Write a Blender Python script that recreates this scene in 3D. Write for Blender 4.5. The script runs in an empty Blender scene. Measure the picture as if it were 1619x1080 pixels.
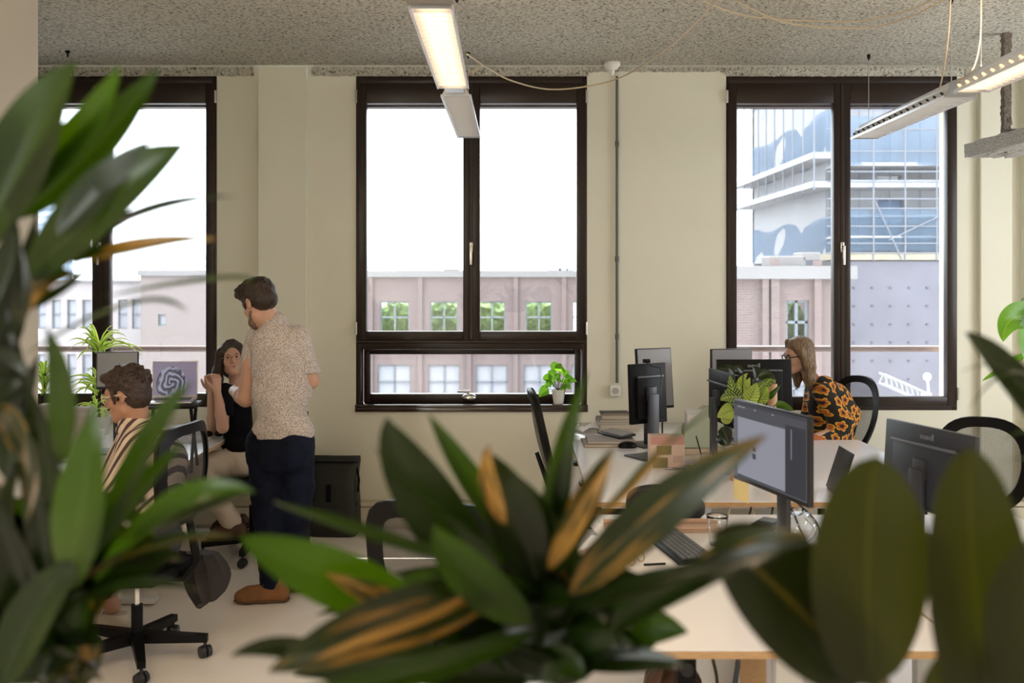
import bpy, bmesh, math, random
import numpy as np
from mathutils import Vector, Matrix, Quaternion, noise as mnoise

C = bpy.context.scene.collection
PI = math.pi
FPX, PX0, PY0, EYE = 1574.0, 815.0, 432.0, 1.80     # 35 mm lens on a 1619 px frame, level camera 1.8 m above the floor

# ------------------------------------------------------------------ camera
cd = bpy.data.cameras.new('camera')
cam = bpy.data.objects.new('camera', cd); C.objects.link(cam)
cam.location = (0, 0, EYE); cam.rotation_euler = (PI/2, 0, 0)
cd.sensor_width = 36; cd.lens = 36*FPX/1619
cd.shift_x = -(PX0-809.5)/1619; cd.shift_y = (PY0-540)/1619
cd.clip_start = 0.05; cd.clip_end = 1500
cd.dof.use_dof = True; cd.dof.focus_distance = 5.9; cd.dof.aperture_fstop = 3.0
bpy.context.scene.camera = cam

# ------------------------------------------------------------------ sky, sun, added side fills, exposure
vs = bpy.context.scene.view_settings
vs.view_transform = 'Standard'; vs.look = 'None'; vs.exposure = 0.10; vs.gamma = 1.0; vs.use_curve_mapping = False
world = bpy.data.worlds.new('sky'); bpy.context.scene.world = world; world.use_nodes = True
bg = world.node_tree.nodes['Background']
bg.inputs[0].default_value = (0.90, 0.95, 1.0, 1); bg.inputs[1].default_value = 6.0

def light(name, kind, loc, rot, energy, color, **kw):
    l = bpy.data.lights.new(name, kind); l.energy = energy; l.color = color
    for k, v in kw.items(): setattr(l, k, v)
    o = bpy.data.objects.new(name, l); C.objects.link(o); o.location = loc; o.rotation_euler = rot
    return o
SUN_TAN = 1.32
light('sun', 'SUN', (0, 20, 20), (-(PI/2-math.atan(SUN_TAN)), 0, math.radians(-8)), 17.0, (1.0, 0.95, 0.86), angle=math.radians(0.6))
# fill lights added at invented side windows to brighten the room
light('left_fill', 'AREA', (-3.26, -2.5, 1.9), (PI/2, 0, -PI/2), 130.0, (1.0, 0.95, 0.86), shape='RECTANGLE', size=4.6, size_y=2.2)
light('right_fill', 'AREA', (4.62, 5.0, 1.9), (PI/2, 0, PI/2), 10.0, (1.0, 0.96, 0.88), shape='RECTANGLE', size=2.4, size_y=2.2)

# ------------------------------------------------------------------ small helpers
def P(px, py, y):
    return Vector(((px-PX0)/FPX*y, y, EYE-(py-PY0)/FPX*y))
def PZ(py, y): return EYE-(py-PY0)/FPX*y
def PXX(px, y): return (px-PX0)/FPX*y
def DY(py, z=0.0): return FPX*(EYE-z)/(py-PY0)

class MB:
    """collects geometry for one mesh"""
    def __init__(s): s.v = []; s.f = []; s.uv = None; s.M = Matrix.Identity(4)
    def add(s, vs_, fs):
        n = len(s.v)
        s.v += [tuple(s.M @ Vector(v)) for v in vs_]
        s.f += [tuple(i+n for i in f) for f in fs]
        return s
    def box(s, x0, x1, y0, y1, z0, z1, bev=0.0, M=None):
        if bev <= 0:
            v = [(x, y, z) for x in (x0, x1) for y in (y0, y1) for z in (z0, z1)]
            f = [(0,1,3,2),(4,6,7,5),(0,4,5,1),(2,3,7,6),(0,2,6,4),(1,5,7,3)]
        else:
            bm = bmesh.new()
            bmesh.ops.create_cube(bm, size=1.0)
            for q in bm.verts:
                q.co = Vector(((x0+x1)/2+q.co.x*(x1-x0), (y0+y1)/2+q.co.y*(y1-y0), (z0+z1)/2+q.co.z*(z1-z0)))
            bev = min(bev, 0.49*min(abs(x1-x0), abs(y1-y0), abs(z1-z0)))
            bmesh.ops.bevel(bm, geom=bm.edges[:], offset=bev, segments=2, profile=0.5, affect='EDGES')
            bm.verts.index_update()
            v = [q.co.copy() for q in bm.verts]; f = [tuple(q.index for q in g.verts) for g in bm.faces]
            bm.free()
        if M is not None: v = [M @ Vector(q) for q in v]
        return s.add(v, f)
    def tube(s, pts, r, n=10, cap=True, flat=None, closed=False):
        """tube along pts; r number or list; flat=(axis, factor) squashes the section along axis"""
        pts = [Vector(p) for p in pts]; m = len(pts)
        rs = r if isinstance(r, (list, tuple)) else [r]*m
        vs_ = []; prev = None
        for i, p in enumerate(pts):
            a = pts[(i-1) % m] if (i > 0 or closed) else pts[0]
            b = pts[(i+1) % m] if (i < m-1 or closed) else pts[-1]
            t = (b-a).normalized()
            if prev is None:
                u = t.orthogonal().normalized()
            else:
                u = (prev - t*prev.dot(t)); u = u.normalized() if u.length > 1e-6 else t.orthogonal().normalized()
            prev = u; w = t.cross(u)
            for k in range(n):
                an = 2*PI*k/n; d = (u*math.cos(an)+w*math.sin(an))*rs[i]
                if flat: ax = Vector(flat[0]); d = d - ax*d.dot(ax)*(1-flat[1])
                vs_.append(p+d)
        fs = []
        for i in range(m if closed else m-1):
            for k in range(n):
                j = (i+1) % m
                fs.append((i*n+k, i*n+(k+1) % n, j*n+(k+1) % n, j*n+k))
        if cap and not closed:
            fs.append(tuple(range(n-1, -1, -1))); fs.append(tuple((m-1)*n+k for k in range(n)))
        return s.add(vs_, fs)
    def lathe(s, prof, n=24, c=(0, 0, 0), axis='Z'):
        """prof: list of (radius, height)"""
        vs_ = []; fs = []; m = len(prof)
        for r, h in prof:
            for k in range(n):
                a = 2*PI*k/n
                if axis == 'Z': q = (c[0]+r*math.cos(a), c[1]+r*math.sin(a), c[2]+h)
                elif axis == 'X': q = (c[0]+h, c[1]+r*math.cos(a), c[2]+r*math.sin(a))
                else: q = (c[0]+r*math.cos(a), c[1]+h, c[2]+r*math.sin(a))
                vs_.append(q)
        for i in range(m-1):
            for k in range(n): fs.append((i*n+k, i*n+(k+1) % n, (i+1)*n+(k+1) % n, (i+1)*n+k))
        if prof[0][0] > 1e-5: fs.append(tuple(range(n-1, -1, -1)))
        if prof[-1][0] > 1e-5: fs.append(tuple((m-1)*n+k for k in range(n)))
        return s.add(vs_, fs)
    def ball(s, c, r, n=12, m=8, M=None):
        if not isinstance(r, (list, tuple)): r = (r, r, r)
        vs_ = []; fs = []
        for i in range(m+1):
            th = PI*i/m
            for k in range(n):
                a = 2*PI*k/n
                q = Vector((r[0]*math.sin(th)*math.cos(a), r[1]*math.sin(th)*math.sin(a), r[2]*math.cos(th)))
                if M is not None: q = M @ q
                vs_.append(q+Vector(c))
        for i in range(m):
            for k in range(n): fs.append((i*n+k, (i+1)*n+k, (i+1)*n+(k+1) % n, i*n+(k+1) % n))
        return s.add(vs_, fs)
    def grid(s, fn, nu, nv, close_u=False):
        vs_ = [fn(i/nu, j/nv) for j in range(nv+1) for i in range(nu+1)]
        fs = [(j*(nu+1)+i, j*(nu+1)+i+1, (j+1)*(nu+1)+i+1, (j+1)*(nu+1)+i) for j in range(nv) for i in range(nu)]
        return s.add(vs_, fs)
    def prism(s, outline, d0, d1, axis='Y'):
        """outline in the plane normal to axis, extruded d0..d1"""
        n = len(outline)
        def q(p, d): return (p[0], d, p[1]) if axis == 'Y' else ((d, p[0], p[1]) if axis == 'X' else (p[0], p[1], d))
        v = [q(p, d0) for p in outline]+[q(p, d1) for p in outline]
        f = [tuple(range(n)), tuple(range(2*n-1, n-1, -1))]+[(i, n+i, n+(i+1) % n, (i+1) % n) for i in range(n)]
        return s.add(v, f)
    def build(s, name, mat, parent=None, smooth=False, uv=None):
        me = bpy.data.meshes.new(name); me.from_pydata([tuple(q) for q in s.v], [], s.f)
        if uv:
            l = me.uv_layers.new(name='UVMap')
            for lp in me.loops: l.data[lp.index].uv = uv[lp.vertex_index]
        bm = bmesh.new(); bm.from_mesh(me)
        bmesh.ops.recalc_face_normals(bm, faces=bm.faces[:]); bm.to_mesh(me); bm.free()
        if smooth:
            me.shade_smooth()
            if smooth != 'all':
                try: me.set_sharp_from_angle(angle=math.radians(40))
                except Exception: pass
        o = bpy.data.objects.new(name, me); C.objects.link(o)
        if mat: me.materials.append(mat)
        if parent is not None: o.parent = parent
        return o

def tag(o, label=None, cat=None, group=None, kind=None):
    if label: o['label'] = label
    if cat: o['category'] = cat
    if group: o['group'] = group
    if kind: o['kind'] = kind
    return o
def empty(name, loc=(0, 0, 0), rz=0, label=None, cat=None, group=None, kind=None):
    o = bpy.data.objects.new(name, None); C.objects.link(o); o.location = loc; o.rotation_euler = (0, 0, rz)
    o.empty_display_size = 0.1
    return tag(o, label, cat, group, kind)
def children(o): return [c for c in bpy.data.objects if c.parent == o]
def copy_tree(o, loc=None, rz=None, label=None, group=None, parent=None):
    c = o.copy(); C.objects.link(c); c.parent = parent
    if loc is not None: c.location = loc
    if rz is not None: c.rotation_euler = (0, 0, rz)
    if label: c['label'] = label
    if group: c['group'] = group
    for ch in children(o): copy_tree(ch, parent=c)
    return c
def world_part(o, root):
    """parent a mesh built in world coordinates to a thing's empty without moving it"""
    o.parent = root
    o.matrix_parent_inverse = (Matrix.Translation(root.location) @ root.rotation_euler.to_matrix().to_4x4()).inverted()
    return o

# ------------------------------------------------------------------ materials
MATS = {}
def mat(name, col, rough=0.5, metal=0.0, spec=0.5, bump=0.0, bscale=50.0, var=0.0, vscale=8.0, emit=None, estr=0.0, coat=0.0, trans=0.0, alpha=1.0, detail=4.0, sheen=0.0, stretch=None):
    if name in MATS: return MATS[name]
    m = bpy.data.materials.new(name); m.use_nodes = True; MATS[name] = m
    nt = m.node_tree; b = nt.nodes['Principled BSDF']
    b.inputs['Base Color'].default_value = (*col, 1); b.inputs['Roughness'].default_value = rough
    b.inputs['Metallic'].default_value = metal; b.inputs['Specular IOR Level'].default_value = spec
    b.inputs['Coat Weight'].default_value = coat; b.inputs['Transmission Weight'].default_value = trans
    b.inputs['Alpha'].default_value = alpha
    if sheen: b.inputs['Sheen Weight'].default_value = sheen
    if emit: b.inputs['Emission Color'].default_value = (*emit, 1); b.inputs['Emission Strength'].default_value = estr
    if bump or var:
        tc = nt.nodes.new('ShaderNodeTexCoord'); src = tc.outputs['Object']
        if stretch:
            mp = nt.nodes.new('ShaderNodeMapping'); mp.inputs['Scale'].default_value = stretch
            nt.links.new(src, mp.inputs[0]); src = mp.outputs[0]
    if bump:
        n = nt.nodes.new('ShaderNodeTexNoise'); n.inputs['Scale'].default_value = bscale; n.inputs['Detail'].default_value = detail
        bp = nt.nodes.new('ShaderNodeBump'); bp.inputs['Strength'].default_value = bump; bp.inputs['Distance'].default_value = 0.01
        nt.links.new(src, n.inputs['Vector']); nt.links.new(n.outputs['Fac'], bp.inputs['Height']); nt.links.new(bp.outputs[0], b.inputs['Normal'])
    if var:
        n2 = nt.nodes.new('ShaderNodeTexNoise'); n2.inputs['Scale'].default_value = vscale; n2.inputs['Detail'].default_value = 3
        hs = nt.nodes.new('ShaderNodeMapRange'); hs.inputs['To Min'].default_value = 1-var; hs.inputs['To Max'].default_value = 1+var
        hs.inputs['From Min'].default_value = .3; hs.inputs['From Max'].default_value = .7
        mx = nt.nodes.new('ShaderNodeVectorMath'); mx.operation = 'SCALE'; mx.inputs[0].default_value = col
        nt.links.new(src, n2.inputs['Vector']); nt.links.new(n2.outputs['Fac'], hs.inputs['Value'])
        nt.links.new(hs.outputs[0], mx.inputs['Scale']); nt.links.new(mx.outputs[0], b.inputs['Base Color'])
    return m
class NT:
    """tiny node wiring helper"""
    def __init__(s, m): s.nt = m.node_tree; s.b = s.nt.nodes.get('Principled BSDF')
    def n(s, typ, op=None, **kw):
        q = s.nt.nodes.new('ShaderNode'+typ)
        if op: q.operation = op
        for k, v in kw.items():
            if k.startswith('i_'): q.inputs[int(k[2:]) if k[2:].isdigit() else k[2:].replace('_', ' ')].default_value = v
            else: setattr(q, k, v)
        return q
    def l(s, a, b): s.nt.links.new(a, b)
    def math(s, op, a, b=None, clamp=False):
        q = s.nt.nodes.new('ShaderNodeMath'); q.operation = op; q.use_clamp = clamp
        for i, w in enumerate((a, b)):
            if w is None: continue
            if isinstance(w, (int, float)): q.inputs[i].default_value = w
            else: s.l(w, q.inputs[i])
        return q.outputs[0]
    def mix(s, fac, a, b):
        q = s.nt.nodes.new('ShaderNodeMix'); q.data_type = 'RGBA'
        for k, w in ((0, fac), (6, a), (7, b)):
            if isinstance(w, (int, float)): q.inputs[k].default_value = w
            elif isinstance(w, tuple): q.inputs[k].default_value = (*w, 1) if len(w) == 3 else w
            else: s.l(w, q.inputs[k])
        return q.outputs[2]
    def ramp(s, fac, stops, interp='LINEAR'):
        q = s.nt.nodes.new('ShaderNodeValToRGB'); q.color_ramp.interpolation = interp
        e = q.color_ramp.elements
        while len(e) < len(stops): e.new(0.5)
        for el, (p, c) in zip(e, stops): el.position = p; el.color = (*c, 1)
        s.l(fac, q.inputs[0]); return q.outputs[0]

def srgb(r, g, b):
    f = lambda c: (c/255/12.92) if c/255 <= .04045 else ((c/255+.055)/1.055)**2.4
    return (f(r), f(g), f(b))

M_wall = mat('cream_wall_paint', (0.72, 0.70, 0.585), 0.75, bump=0.08, bscale=120, var=0.02, vscale=2)
M_wall_l = mat('beige_wall_paint', (0.70, 0.63, 0.53), 0.75, bump=0.08, bscale=120)
M_frame = mat('brown_window_frame', (0.022, 0.012, 0.009), 0.34, spec=0.35, bump=0.03, bscale=30)
M_frame2 = mat('brown_outside_rail', (0.16, 0.09, 0.08), 0.5)
M_alu = mat('aluminium', (0.55, 0.56, 0.58), 0.35, metal=0.9)
M_chrome = mat('brushed_chrome', (0.75, 0.74, 0.72), 0.22, metal=1.0)
M_lampwhite = mat('lamp_white_metal', (0.72, 0.72, 0.74), 0.35, metal=0.3)
M_black = mat('black_plastic', (0.004, 0.004, 0.0045), 0.42, spec=.16, bump=0.03, bscale=300)
M_blackfab = mat('black_fabric', (0.006, 0.006, 0.007), 0.85, spec=.12, bump=0.3, bscale=400)
M_dkgrey = mat('dark_grey_plastic', (0.020, 0.021, 0.025), 0.36, spec=.35)
M_desk = mat('white_laminate', (0.82, 0.80, 0.80), 0.16, spec=0.9, var=0.01)
M_edge = mat('plywood_edge', (0.52, 0.33, 0.17), 0.55, var=0.12, vscale=40, stretch=(1, 1, 12))
M_steelw = mat('white_powder_coat', (0.68, 0.68, 0.66), 0.4)
M_paper = mat('white_paper', (0.78, 0.76, 0.75), 0.8)
M_kraft = mat('kraft_paper', (0.52, 0.35, 0.21), 0.8, var=0.08, vscale=20, bump=0.2, bscale=60)
M_cable = mat('cream_cable', (0.50, 0.40, 0.26), 0.5)
M_cableb = mat('black_cable', (0.01, 0.01, 0.01), 0.4)
M_conduit = mat('grey_conduit', (0.10, 0.105, 0.09), 0.5)
M_white = mat('white_plastic', (0.75, 0.74, 0.70), 0.4)
M_pot = mat('white_ceramic', (0.70, 0.69, 0.64), 0.3)
M_soil = mat('soil', (0.03, 0.02, 0.012), 0.95, bump=0.6, bscale=120)
M_stem = mat('plant_stem', (0.016, 0.020, 0.007), 0.6, bump=0.3, bscale=60)
M_cane = mat('woody_cane', (0.16, 0.11, 0.06), 0.8, bump=0.5, bscale=60, stretch=(1, 1, 6))

def m_glass(name, dirt=0.03, refl=1.0):
    m = bpy.data.materials.new(name); m.use_nodes = True; q = NT(m); nt = q.nt; nt.nodes.remove(q.b)
    out = nt.nodes['Material Output']
    tr = q.n('BsdfTransparent'); tr.inputs[0].default_value = (0.93, 0.95, 0.95, 1)
    gl = q.n('BsdfGlossy'); gl.inputs['Roughness'].default_value = 0.01; gl.inputs[0].default_value = (refl, refl, refl, 1)
    fr = q.n('Fresnel'); fr.inputs[0].default_value = 1.45
    mx = q.n('MixShader'); q.l(fr.outputs[0], mx.inputs[0]); q.l(tr.outputs[0], mx.inputs[1]); q.l(gl.outputs[0], mx.inputs[2])
    if dirt:
        tl = q.n('BsdfTranslucent'); tl.inputs[0].default_value = (0.95, 0.92, 0.98, 1)
        tc = q.n('TexCoord'); mp = q.n('Mapping'); mp.inputs['Scale'].default_value = (1, 1, 0.35)
        no = q.n('TexNoise'); no.inputs['Scale'].default_value = 2.2; no.inputs['Detail'].default_value = 6
        q.l(tc.outputs['Object'], mp.inputs[0]); q.l(mp.outputs[0], no.inputs['Vector'])
        mr = q.n('MapRange'); mr.inputs['From Min'].default_value = .42; mr.inputs['From Max'].default_value = .75
        mr.inputs['To Min'].default_value = dirt; mr.inputs['To Max'].default_value = dirt*2.6; q.l(no.outputs['Fac'], mr.inputs[0])
        m2 = q.n('MixShader'); q.l(mr.outputs[0], m2.inputs[0]); q.l(mx.outputs[0], m2.inputs[1]); q.l(tl.outputs[0], m2.inputs[2])
        mx = m2
    q.l(mx.outputs[0], out.inputs[0]); return m
M_glass = m_glass('dusty_window_glass', 0.008)
M_clear = m_glass('clear_thin_glass', 0.0)

# rough sprayed ceiling
M_ceil = mat('sprayed_ceiling', (0.56, 0.51, 0.42), 0.95)
q = NT(M_ceil); tc = q.n('TexCoord')
v1 = q.n('TexNoise', i_Scale=50.0, i_Detail=5.0, i_Roughness=.66); q.l(tc.outputs['Object'], v1.inputs['Vector'])
v2 = q.n('TexVoronoi', i_Scale=60.0); q.l(tc.outputs['Object'], v2.inputs['Vector'])
hh = q.math('ADD', q.math('MULTIPLY', v1.outputs['Fac'], 1.4), q.math('MULTIPLY', v2.outputs['Distance'], -.55))
cr = q.ramp(v1.outputs['Fac'], [(0.36, (0.12, 0.10, 0.08)), (0.435, (0.60, 0.56, 0.47)), (0.6, (0.84, 0.80, 0.68))])
q.l(cr, q.b.inputs['Base Color'])
bp = q.n('Bump', i_Strength=1.0, i_Distance=0.03); q.l(hh, bp.inputs['Height']); q.l(bp.outputs[0], q.b.inputs['Normal'])

# cast floor
M_floor = mat('cast_resin_floor', (0.86, 0.81, 0.76), 0.25, var=0.06, vscale=1.3, bump=0.01, bscale=6)

# brick facade
def m_brick(name, c1, c2, mortar, scale=1.0):
    m = mat(name, c1, 0.9); q = NT(m); tc = q.n('TexCoord'); sp = q.n('SeparateXYZ'); cb = q.n('CombineXYZ')
    q.l(tc.outputs['Object'], sp.inputs[0]); q.l(q.math('ADD', sp.outputs[0], sp.outputs[1]), cb.inputs[0]); q.l(sp.outputs[2], cb.inputs[1])
    br = q.n('TexBrick'); br.inputs['Color1'].default_value = (*c1, 1); br.inputs['Color2'].default_value = (*c2, 1); br.inputs['Mortar'].default_value = (*mortar, 1)
    br.inputs['Scale'].default_value = 1.0*scale; br.inputs['Brick Width'].default_value = .22; br.inputs['Row Height'].default_value = .07; br.inputs['Mortar Size'].default_value = .012
    q.l(cb.outputs[0], br.inputs['Vector']); no = q.n('TexNoise', i_Scale=.6, i_Detail=4.0); q.l(tc.outputs['Object'], no.inputs['Vector'])
    q.l(q.mix(q.math('MULTIPLY', no.outputs['Fac'], .5), br.outputs[0], c2), q.b.inputs['Base Color']); return m
M_brick = m_brick('brown_brick', (0.115, 0.074, 0.070), (0.145, 0.096, 0.09), (0.16, 0.14, 0.138))
M_brick2 = m_brick('pale_brick', (0.17, 0.13, 0.127), (0.20, 0.155, 0.147), (0.21, 0.195, 0.187))

# leaves (UV: u across, v along)
def m_leaf(name, g1, g2, rough=0.33, ochre=None, omask=0.0, rib=None, transl=0.35, veins=0.0, edge=None, tcol=None):
    m = mat(name, g1, rough*.85, spec=0.42); q = NT(m); nt = q.nt
    uv = q.n('UVMap'); sp = q.n('SeparateXYZ'); q.l(uv.outputs[0], sp.inputs[0])
    tc = q.n('TexCoord'); no = q.n('TexNoise', i_Scale=9.0, i_Detail=3.0); q.l(tc.outputs['Object'], no.inputs['Vector'])
    oi = q.n('ObjectInfo')
    col = q.mix(no.outputs['Fac'], g1, g2)
    a = q.math('ABSOLUTE', q.math('SUBTRACT', sp.outputs[0], .5))          # 0 at the rib, .5 at the edge
    if veins:
        w = q.math('SINE', q.math('MULTIPLY', q.math('SUBTRACT', sp.outputs[1], q.math('MULTIPLY', a, .35)), veins))
        col = q.mix(q.math('MULTIPLY', q.math('POWER', q.math('ABSOLUTE', w), 6.0), .65), col, rib or g2)
    if edge: col = q.mix(q.math('GREATER_THAN', q.math('ADD', a, q.math('MULTIPLY', no.outputs['Fac'], .12)), .33), col, edge)
    if ochre:
        cb = q.n('CombineXYZ'); q.l(q.math('MULTIPLY', sp.outputs[0], 4.5), cb.inputs[0]); q.l(q.math('MULTIPLY', sp.outputs[1], 2.2), cb.inputs[1]); q.l(q.math('MULTIPLY', oi.outputs['Random'], 37.0), cb.inputs[2])
        n2 = q.n('TexNoise', i_Scale=1.1, i_Detail=2.0); q.l(cb.outputs[0], n2.inputs['Vector'])
        k = q.n('MapRange'); k.inputs['From Min'].default_value = omask; k.inputs['From Max'].default_value = omask+.16; q.l(n2.outputs['Fac'], k.inputs[0])
        col = q.mix(k.outputs[0], col, ochre)
    if rib: col = q.mix(q.math('MULTIPLY', q.math('LESS_THAN', a, .022), .8), col, rib)
    q.l(col, q.b.inputs['Base Color'])
    if transl:
        tl = q.n('BsdfTranslucent'); sc = q.n('VectorMath', 'MULTIPLY'); sc.inputs[1].default_value = tcol or (1.3, 1.4, .5); q.l(col, sc.inputs[0]); q.l(sc.outputs[0], tl.inputs[0])
        mx = q.n('MixShader', i_0=transl); q.l(q.b.outputs[0], mx.inputs[1]); q.l(tl.outputs[0], mx.inputs[2]); q.l(mx.outputs[0], nt.nodes['Material Output'].inputs[0])
    return m
OCH = (0.20, 0.105, 0.022)  # ochre tone that paints warm lamplight onto leaves
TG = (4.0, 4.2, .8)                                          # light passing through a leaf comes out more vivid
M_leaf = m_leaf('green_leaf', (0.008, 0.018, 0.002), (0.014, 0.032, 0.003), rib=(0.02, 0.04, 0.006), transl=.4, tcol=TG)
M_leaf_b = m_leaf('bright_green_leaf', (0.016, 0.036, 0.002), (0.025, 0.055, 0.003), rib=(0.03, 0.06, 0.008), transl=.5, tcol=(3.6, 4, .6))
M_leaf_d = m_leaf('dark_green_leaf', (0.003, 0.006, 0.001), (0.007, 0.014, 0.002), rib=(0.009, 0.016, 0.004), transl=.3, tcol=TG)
M_leaf_o = m_leaf('lamp_glow_patch_leaf', (0.008, 0.014, 0.002), (0.014, 0.026, 0.003), ochre=OCH, omask=.52, rib=(0.02, 0.03, 0.006), transl=.25, rough=.4, tcol=(2, 2, .6))  # ochre patches put warm lamp highlights into the leaf colour
M_leaf_oo = m_leaf('lamp_glow_ochre_leaf', (0.014, 0.020, 0.003), (0.02, 0.028, 0.004), ochre=(0.32, 0.165, 0.034), omask=.38, transl=.25, rough=.45)  # mostly ochre: lamplit blade painted as colour
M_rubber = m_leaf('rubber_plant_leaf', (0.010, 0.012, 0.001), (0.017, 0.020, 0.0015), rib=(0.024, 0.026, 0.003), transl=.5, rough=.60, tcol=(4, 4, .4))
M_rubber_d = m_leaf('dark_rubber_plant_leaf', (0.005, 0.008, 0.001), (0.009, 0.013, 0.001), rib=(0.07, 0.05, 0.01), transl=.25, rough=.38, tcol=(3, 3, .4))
M_var = m_leaf('variegated_leaf', (0.26, 0.42, 0.07), (0.34, 0.50, 0.10), edge=(0.85, 0.88, 0.50), transl=.55, rough=.4)
M_veined = m_leaf('veined_leaf', (0.02, 0.06, 0.012), (0.03, 0.08, 0.014), rib=(0.60, 0.68, 0.25), veins=30.0, transl=.35)
M_veined_y = m_leaf('yellow_green_leaf', (0.34, 0.40, 0.10), (0.42, 0.48, 0.14), rib=(0.07, 0.16, 0.03), veins=26.0, transl=.4)
M_fresh = m_leaf('fresh_green_leaf', (0.12, 0.30, 0.03), (0.20, 0.42, 0.05), rib=(0.3, 0.5, 0.1), transl=.5)

def bez(p0, p1, p2, t): return p0*(1-t)**2+p1*2*t*(1-t)+p2*t*t
def leaf(p0, p1, p2, W, nh, m, parent, name='leaf', fold=.22, wav=.0, shape='lance', nv=18, nu=6, seed=0, petiole=0.0):
    """a leaf blade along a bezier curve with real width, fold and wave; nh: rough blade normal"""
    p0, p1, p2, nh = Vector(p0), Vector(p1), Vector(p2), Vector(nh).normalized()
    rnd = random.Random(seed); ph = rnd.random()*6
    v, f, uv = [], [], []
    for j in range(nv+1):
        t = j/nv; p = bez(p0, p1, p2, t)
        tan = ((p1-p0)*(1-t)+(p2-p1)*t); tan = tan.normalized() if tan.length > 1e-9 else Vector((0, 0, 1))
        side = tan.cross(nh)
        side = side.normalized() if side.length > 1e-4 else tan.orthogonal().normalized()
        n = side.cross(tan).normalized()
        u0 = max(0.0, (t-petiole)/(1-petiole)) if petiole else t
        if shape == 'lance': w = math.sin(PI*min(1, u0**.72))**.85 if 0 < u0 < 1 else 0
        elif shape == 'ovate': w = (math.sin(PI*u0**.85)**.55) if 0 < u0 < 1 else 0
        elif shape == 'heart': w = (math.sin(PI*u0**.55)**.7) if 0 < u0 < 1 else 0
        else: w = min(1, u0*9+.25)*(1-u0**2.4)                                   # strap
        w = max(w, .035)*W/2
        for i in range(nu+1):
            s = -1+2*i/nu
            q = p+side*s*w+n*(abs(s)*w*fold*2 - w*fold)+n*wav*W*math.sin(7*t+ph+s*1.2)*abs(s)
            v.append(q); uv.append((i/nu, t))
    for j in range(nv):
        for i in range(nu): a = j*(nu+1)+i; f.append((a, a+1, a+nu+2, a+nu+1))
    mb = MB(); mb.add(v, f)
    me = bpy.data.meshes.new(name); me.from_pydata(mb.v, [], mb.f)
    l = me.uv_layers.new(name='UVMap')
    for lp in me.loops: l.data[lp.index].uv = uv[lp.vertex_index]
    me.shade_smooth(); me.materials.append(m)
    o = bpy.data.objects.new(name, me); C.objects.link(o)
    if parent is not None: world_part(o, parent) if parent.get('world_parts') else setattr(o, 'parent', parent)
    return o
# ================================================================== the room
WY = 7.10                      # inner face of the window wall
CEIL = 3.275
OUTW = 0.30
def S(name, mb, m, smooth=False, parent=None):
    o = mb.build(name, m, parent, smooth)
    if parent is None: o['kind'] = 'structure'
    return o
def cells(mb, xs, zs, y0, y1, holes):
    """wall slab in the XZ plane pierced by rectangular holes"""
    xs = sorted(set(xs+[h[0] for h in holes]+[h[1] for h in holes])); zs = sorted(set(zs+[h[2] for h in holes]+[h[3] for h in holes]))
    for i in range(len(xs)-1):
        k = 0
        while k < len(zs)-1:
            def solid(kk):
                cx, cz = (xs[i]+xs[i+1])/2, (zs[kk]+zs[kk+1])/2
                return not any(h[0] < cx < h[1] and h[2] < cz < h[3] for h in holes)
            if solid(k):
                e = k
                while e+1 < len(zs)-1 and solid(e+1): e += 1
                mb.box(xs[i], xs[i+1], y0, y1, zs[k], zs[e+1]); k = e+1
            else: k += 1
XL, XR, YR = -3.30, 4.65, -4.6
S('floor', MB().box(-5.2, XR+.3, YR-.3, WY+OUTW, -.12, 0), M_floor)
S('ceiling', MB().box(-5.2, XR+.3, YR-.3, WY-.045, CEIL, CEIL+.25), M_ceil)
# rough bulkhead strip over the windows, with a dark joint
mb = MB()
random.seed(3)
for (x0, x1, zb) in ((-5.1, -1.86, 3.205), (-1.45, 0.52, 3.205), (0.52, 1.5, 3.235), (1.5, XR, 3.205)):
    n = int((x1-x0)/.018)
    def fn(u, v, x0=x0, x1=x1, zb=zb):
        x = x0+(x1-x0)*u; k = mnoise.noise(Vector((x*28, v*5, 3)))*.010+mnoise.noise(Vector((x*90, v*9, 7)))*.007
        a = v*PI/2
        return (x, WY-.045*math.cos(a)+k*.8 if v < 1 else WY+.02, 3.262-(3.262-zb)*min(1, v*1.3)+k)
    mb.grid(fn, n, 6)
S('trim_1', mb, M_ceil, True)
W = {1: (-3.777, -2.130), 2: (-1.137, 0.510), 3: (1.502, 3.149)}
WT = 3.205
WB = {1: 0.845, 2: 0.812, 3: 0.822}
mb = MB()
cells(mb, [-5.2, XR+.3], [0, CEIL+.25], WY, WY+OUTW, [(W[k][0], W[k][1], WB[k], WT) for k in W])
S('wall_front', mb, M_wall)
def side_wall(name, wname, x0, x1, ya, yb, holes, m, xf):
    mb = MB(); ys = [ya]
    for (a, b_) in holes:
        mb.box(x0, x1, ys[-1], a, 0, CEIL).box(x0, x1, a, b_, 0, .75).box(x0, x1, a, b_, 3.05, CEIL); ys.append(b_)
    mb.box(x0, x1, ys[-1], yb, 0, CEIL); S(name, mb, m)
    for k, (a, b_) in enumerate(holes):
        f_ = MB().box(xf, xf+.08, a, b_, .75, .83).box(xf, xf+.08, a, b_, 2.97, 3.05)
        for yy in (a, (a+b_)/2-.04, b_-.08): f_.box(xf, xf+.08, yy, yy+.08, .75, 3.05)
        S(wname[k], f_, M_frame)
side_wall('wall_left', ['window_4', 'window_5'], -3.6, XL, YR, 5.25, [(-4.5, -2.55), (-2.45, -.5)], M_wall_l, -3.5)  # left windows added out of view to carry the left fill
side_wall('wall_right', ['window_6'], XR, XR+.3, YR, WY, [(3.8, 6.2)], M_wall, XR+.1)  # right window added out of view to carry the right fill
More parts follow.
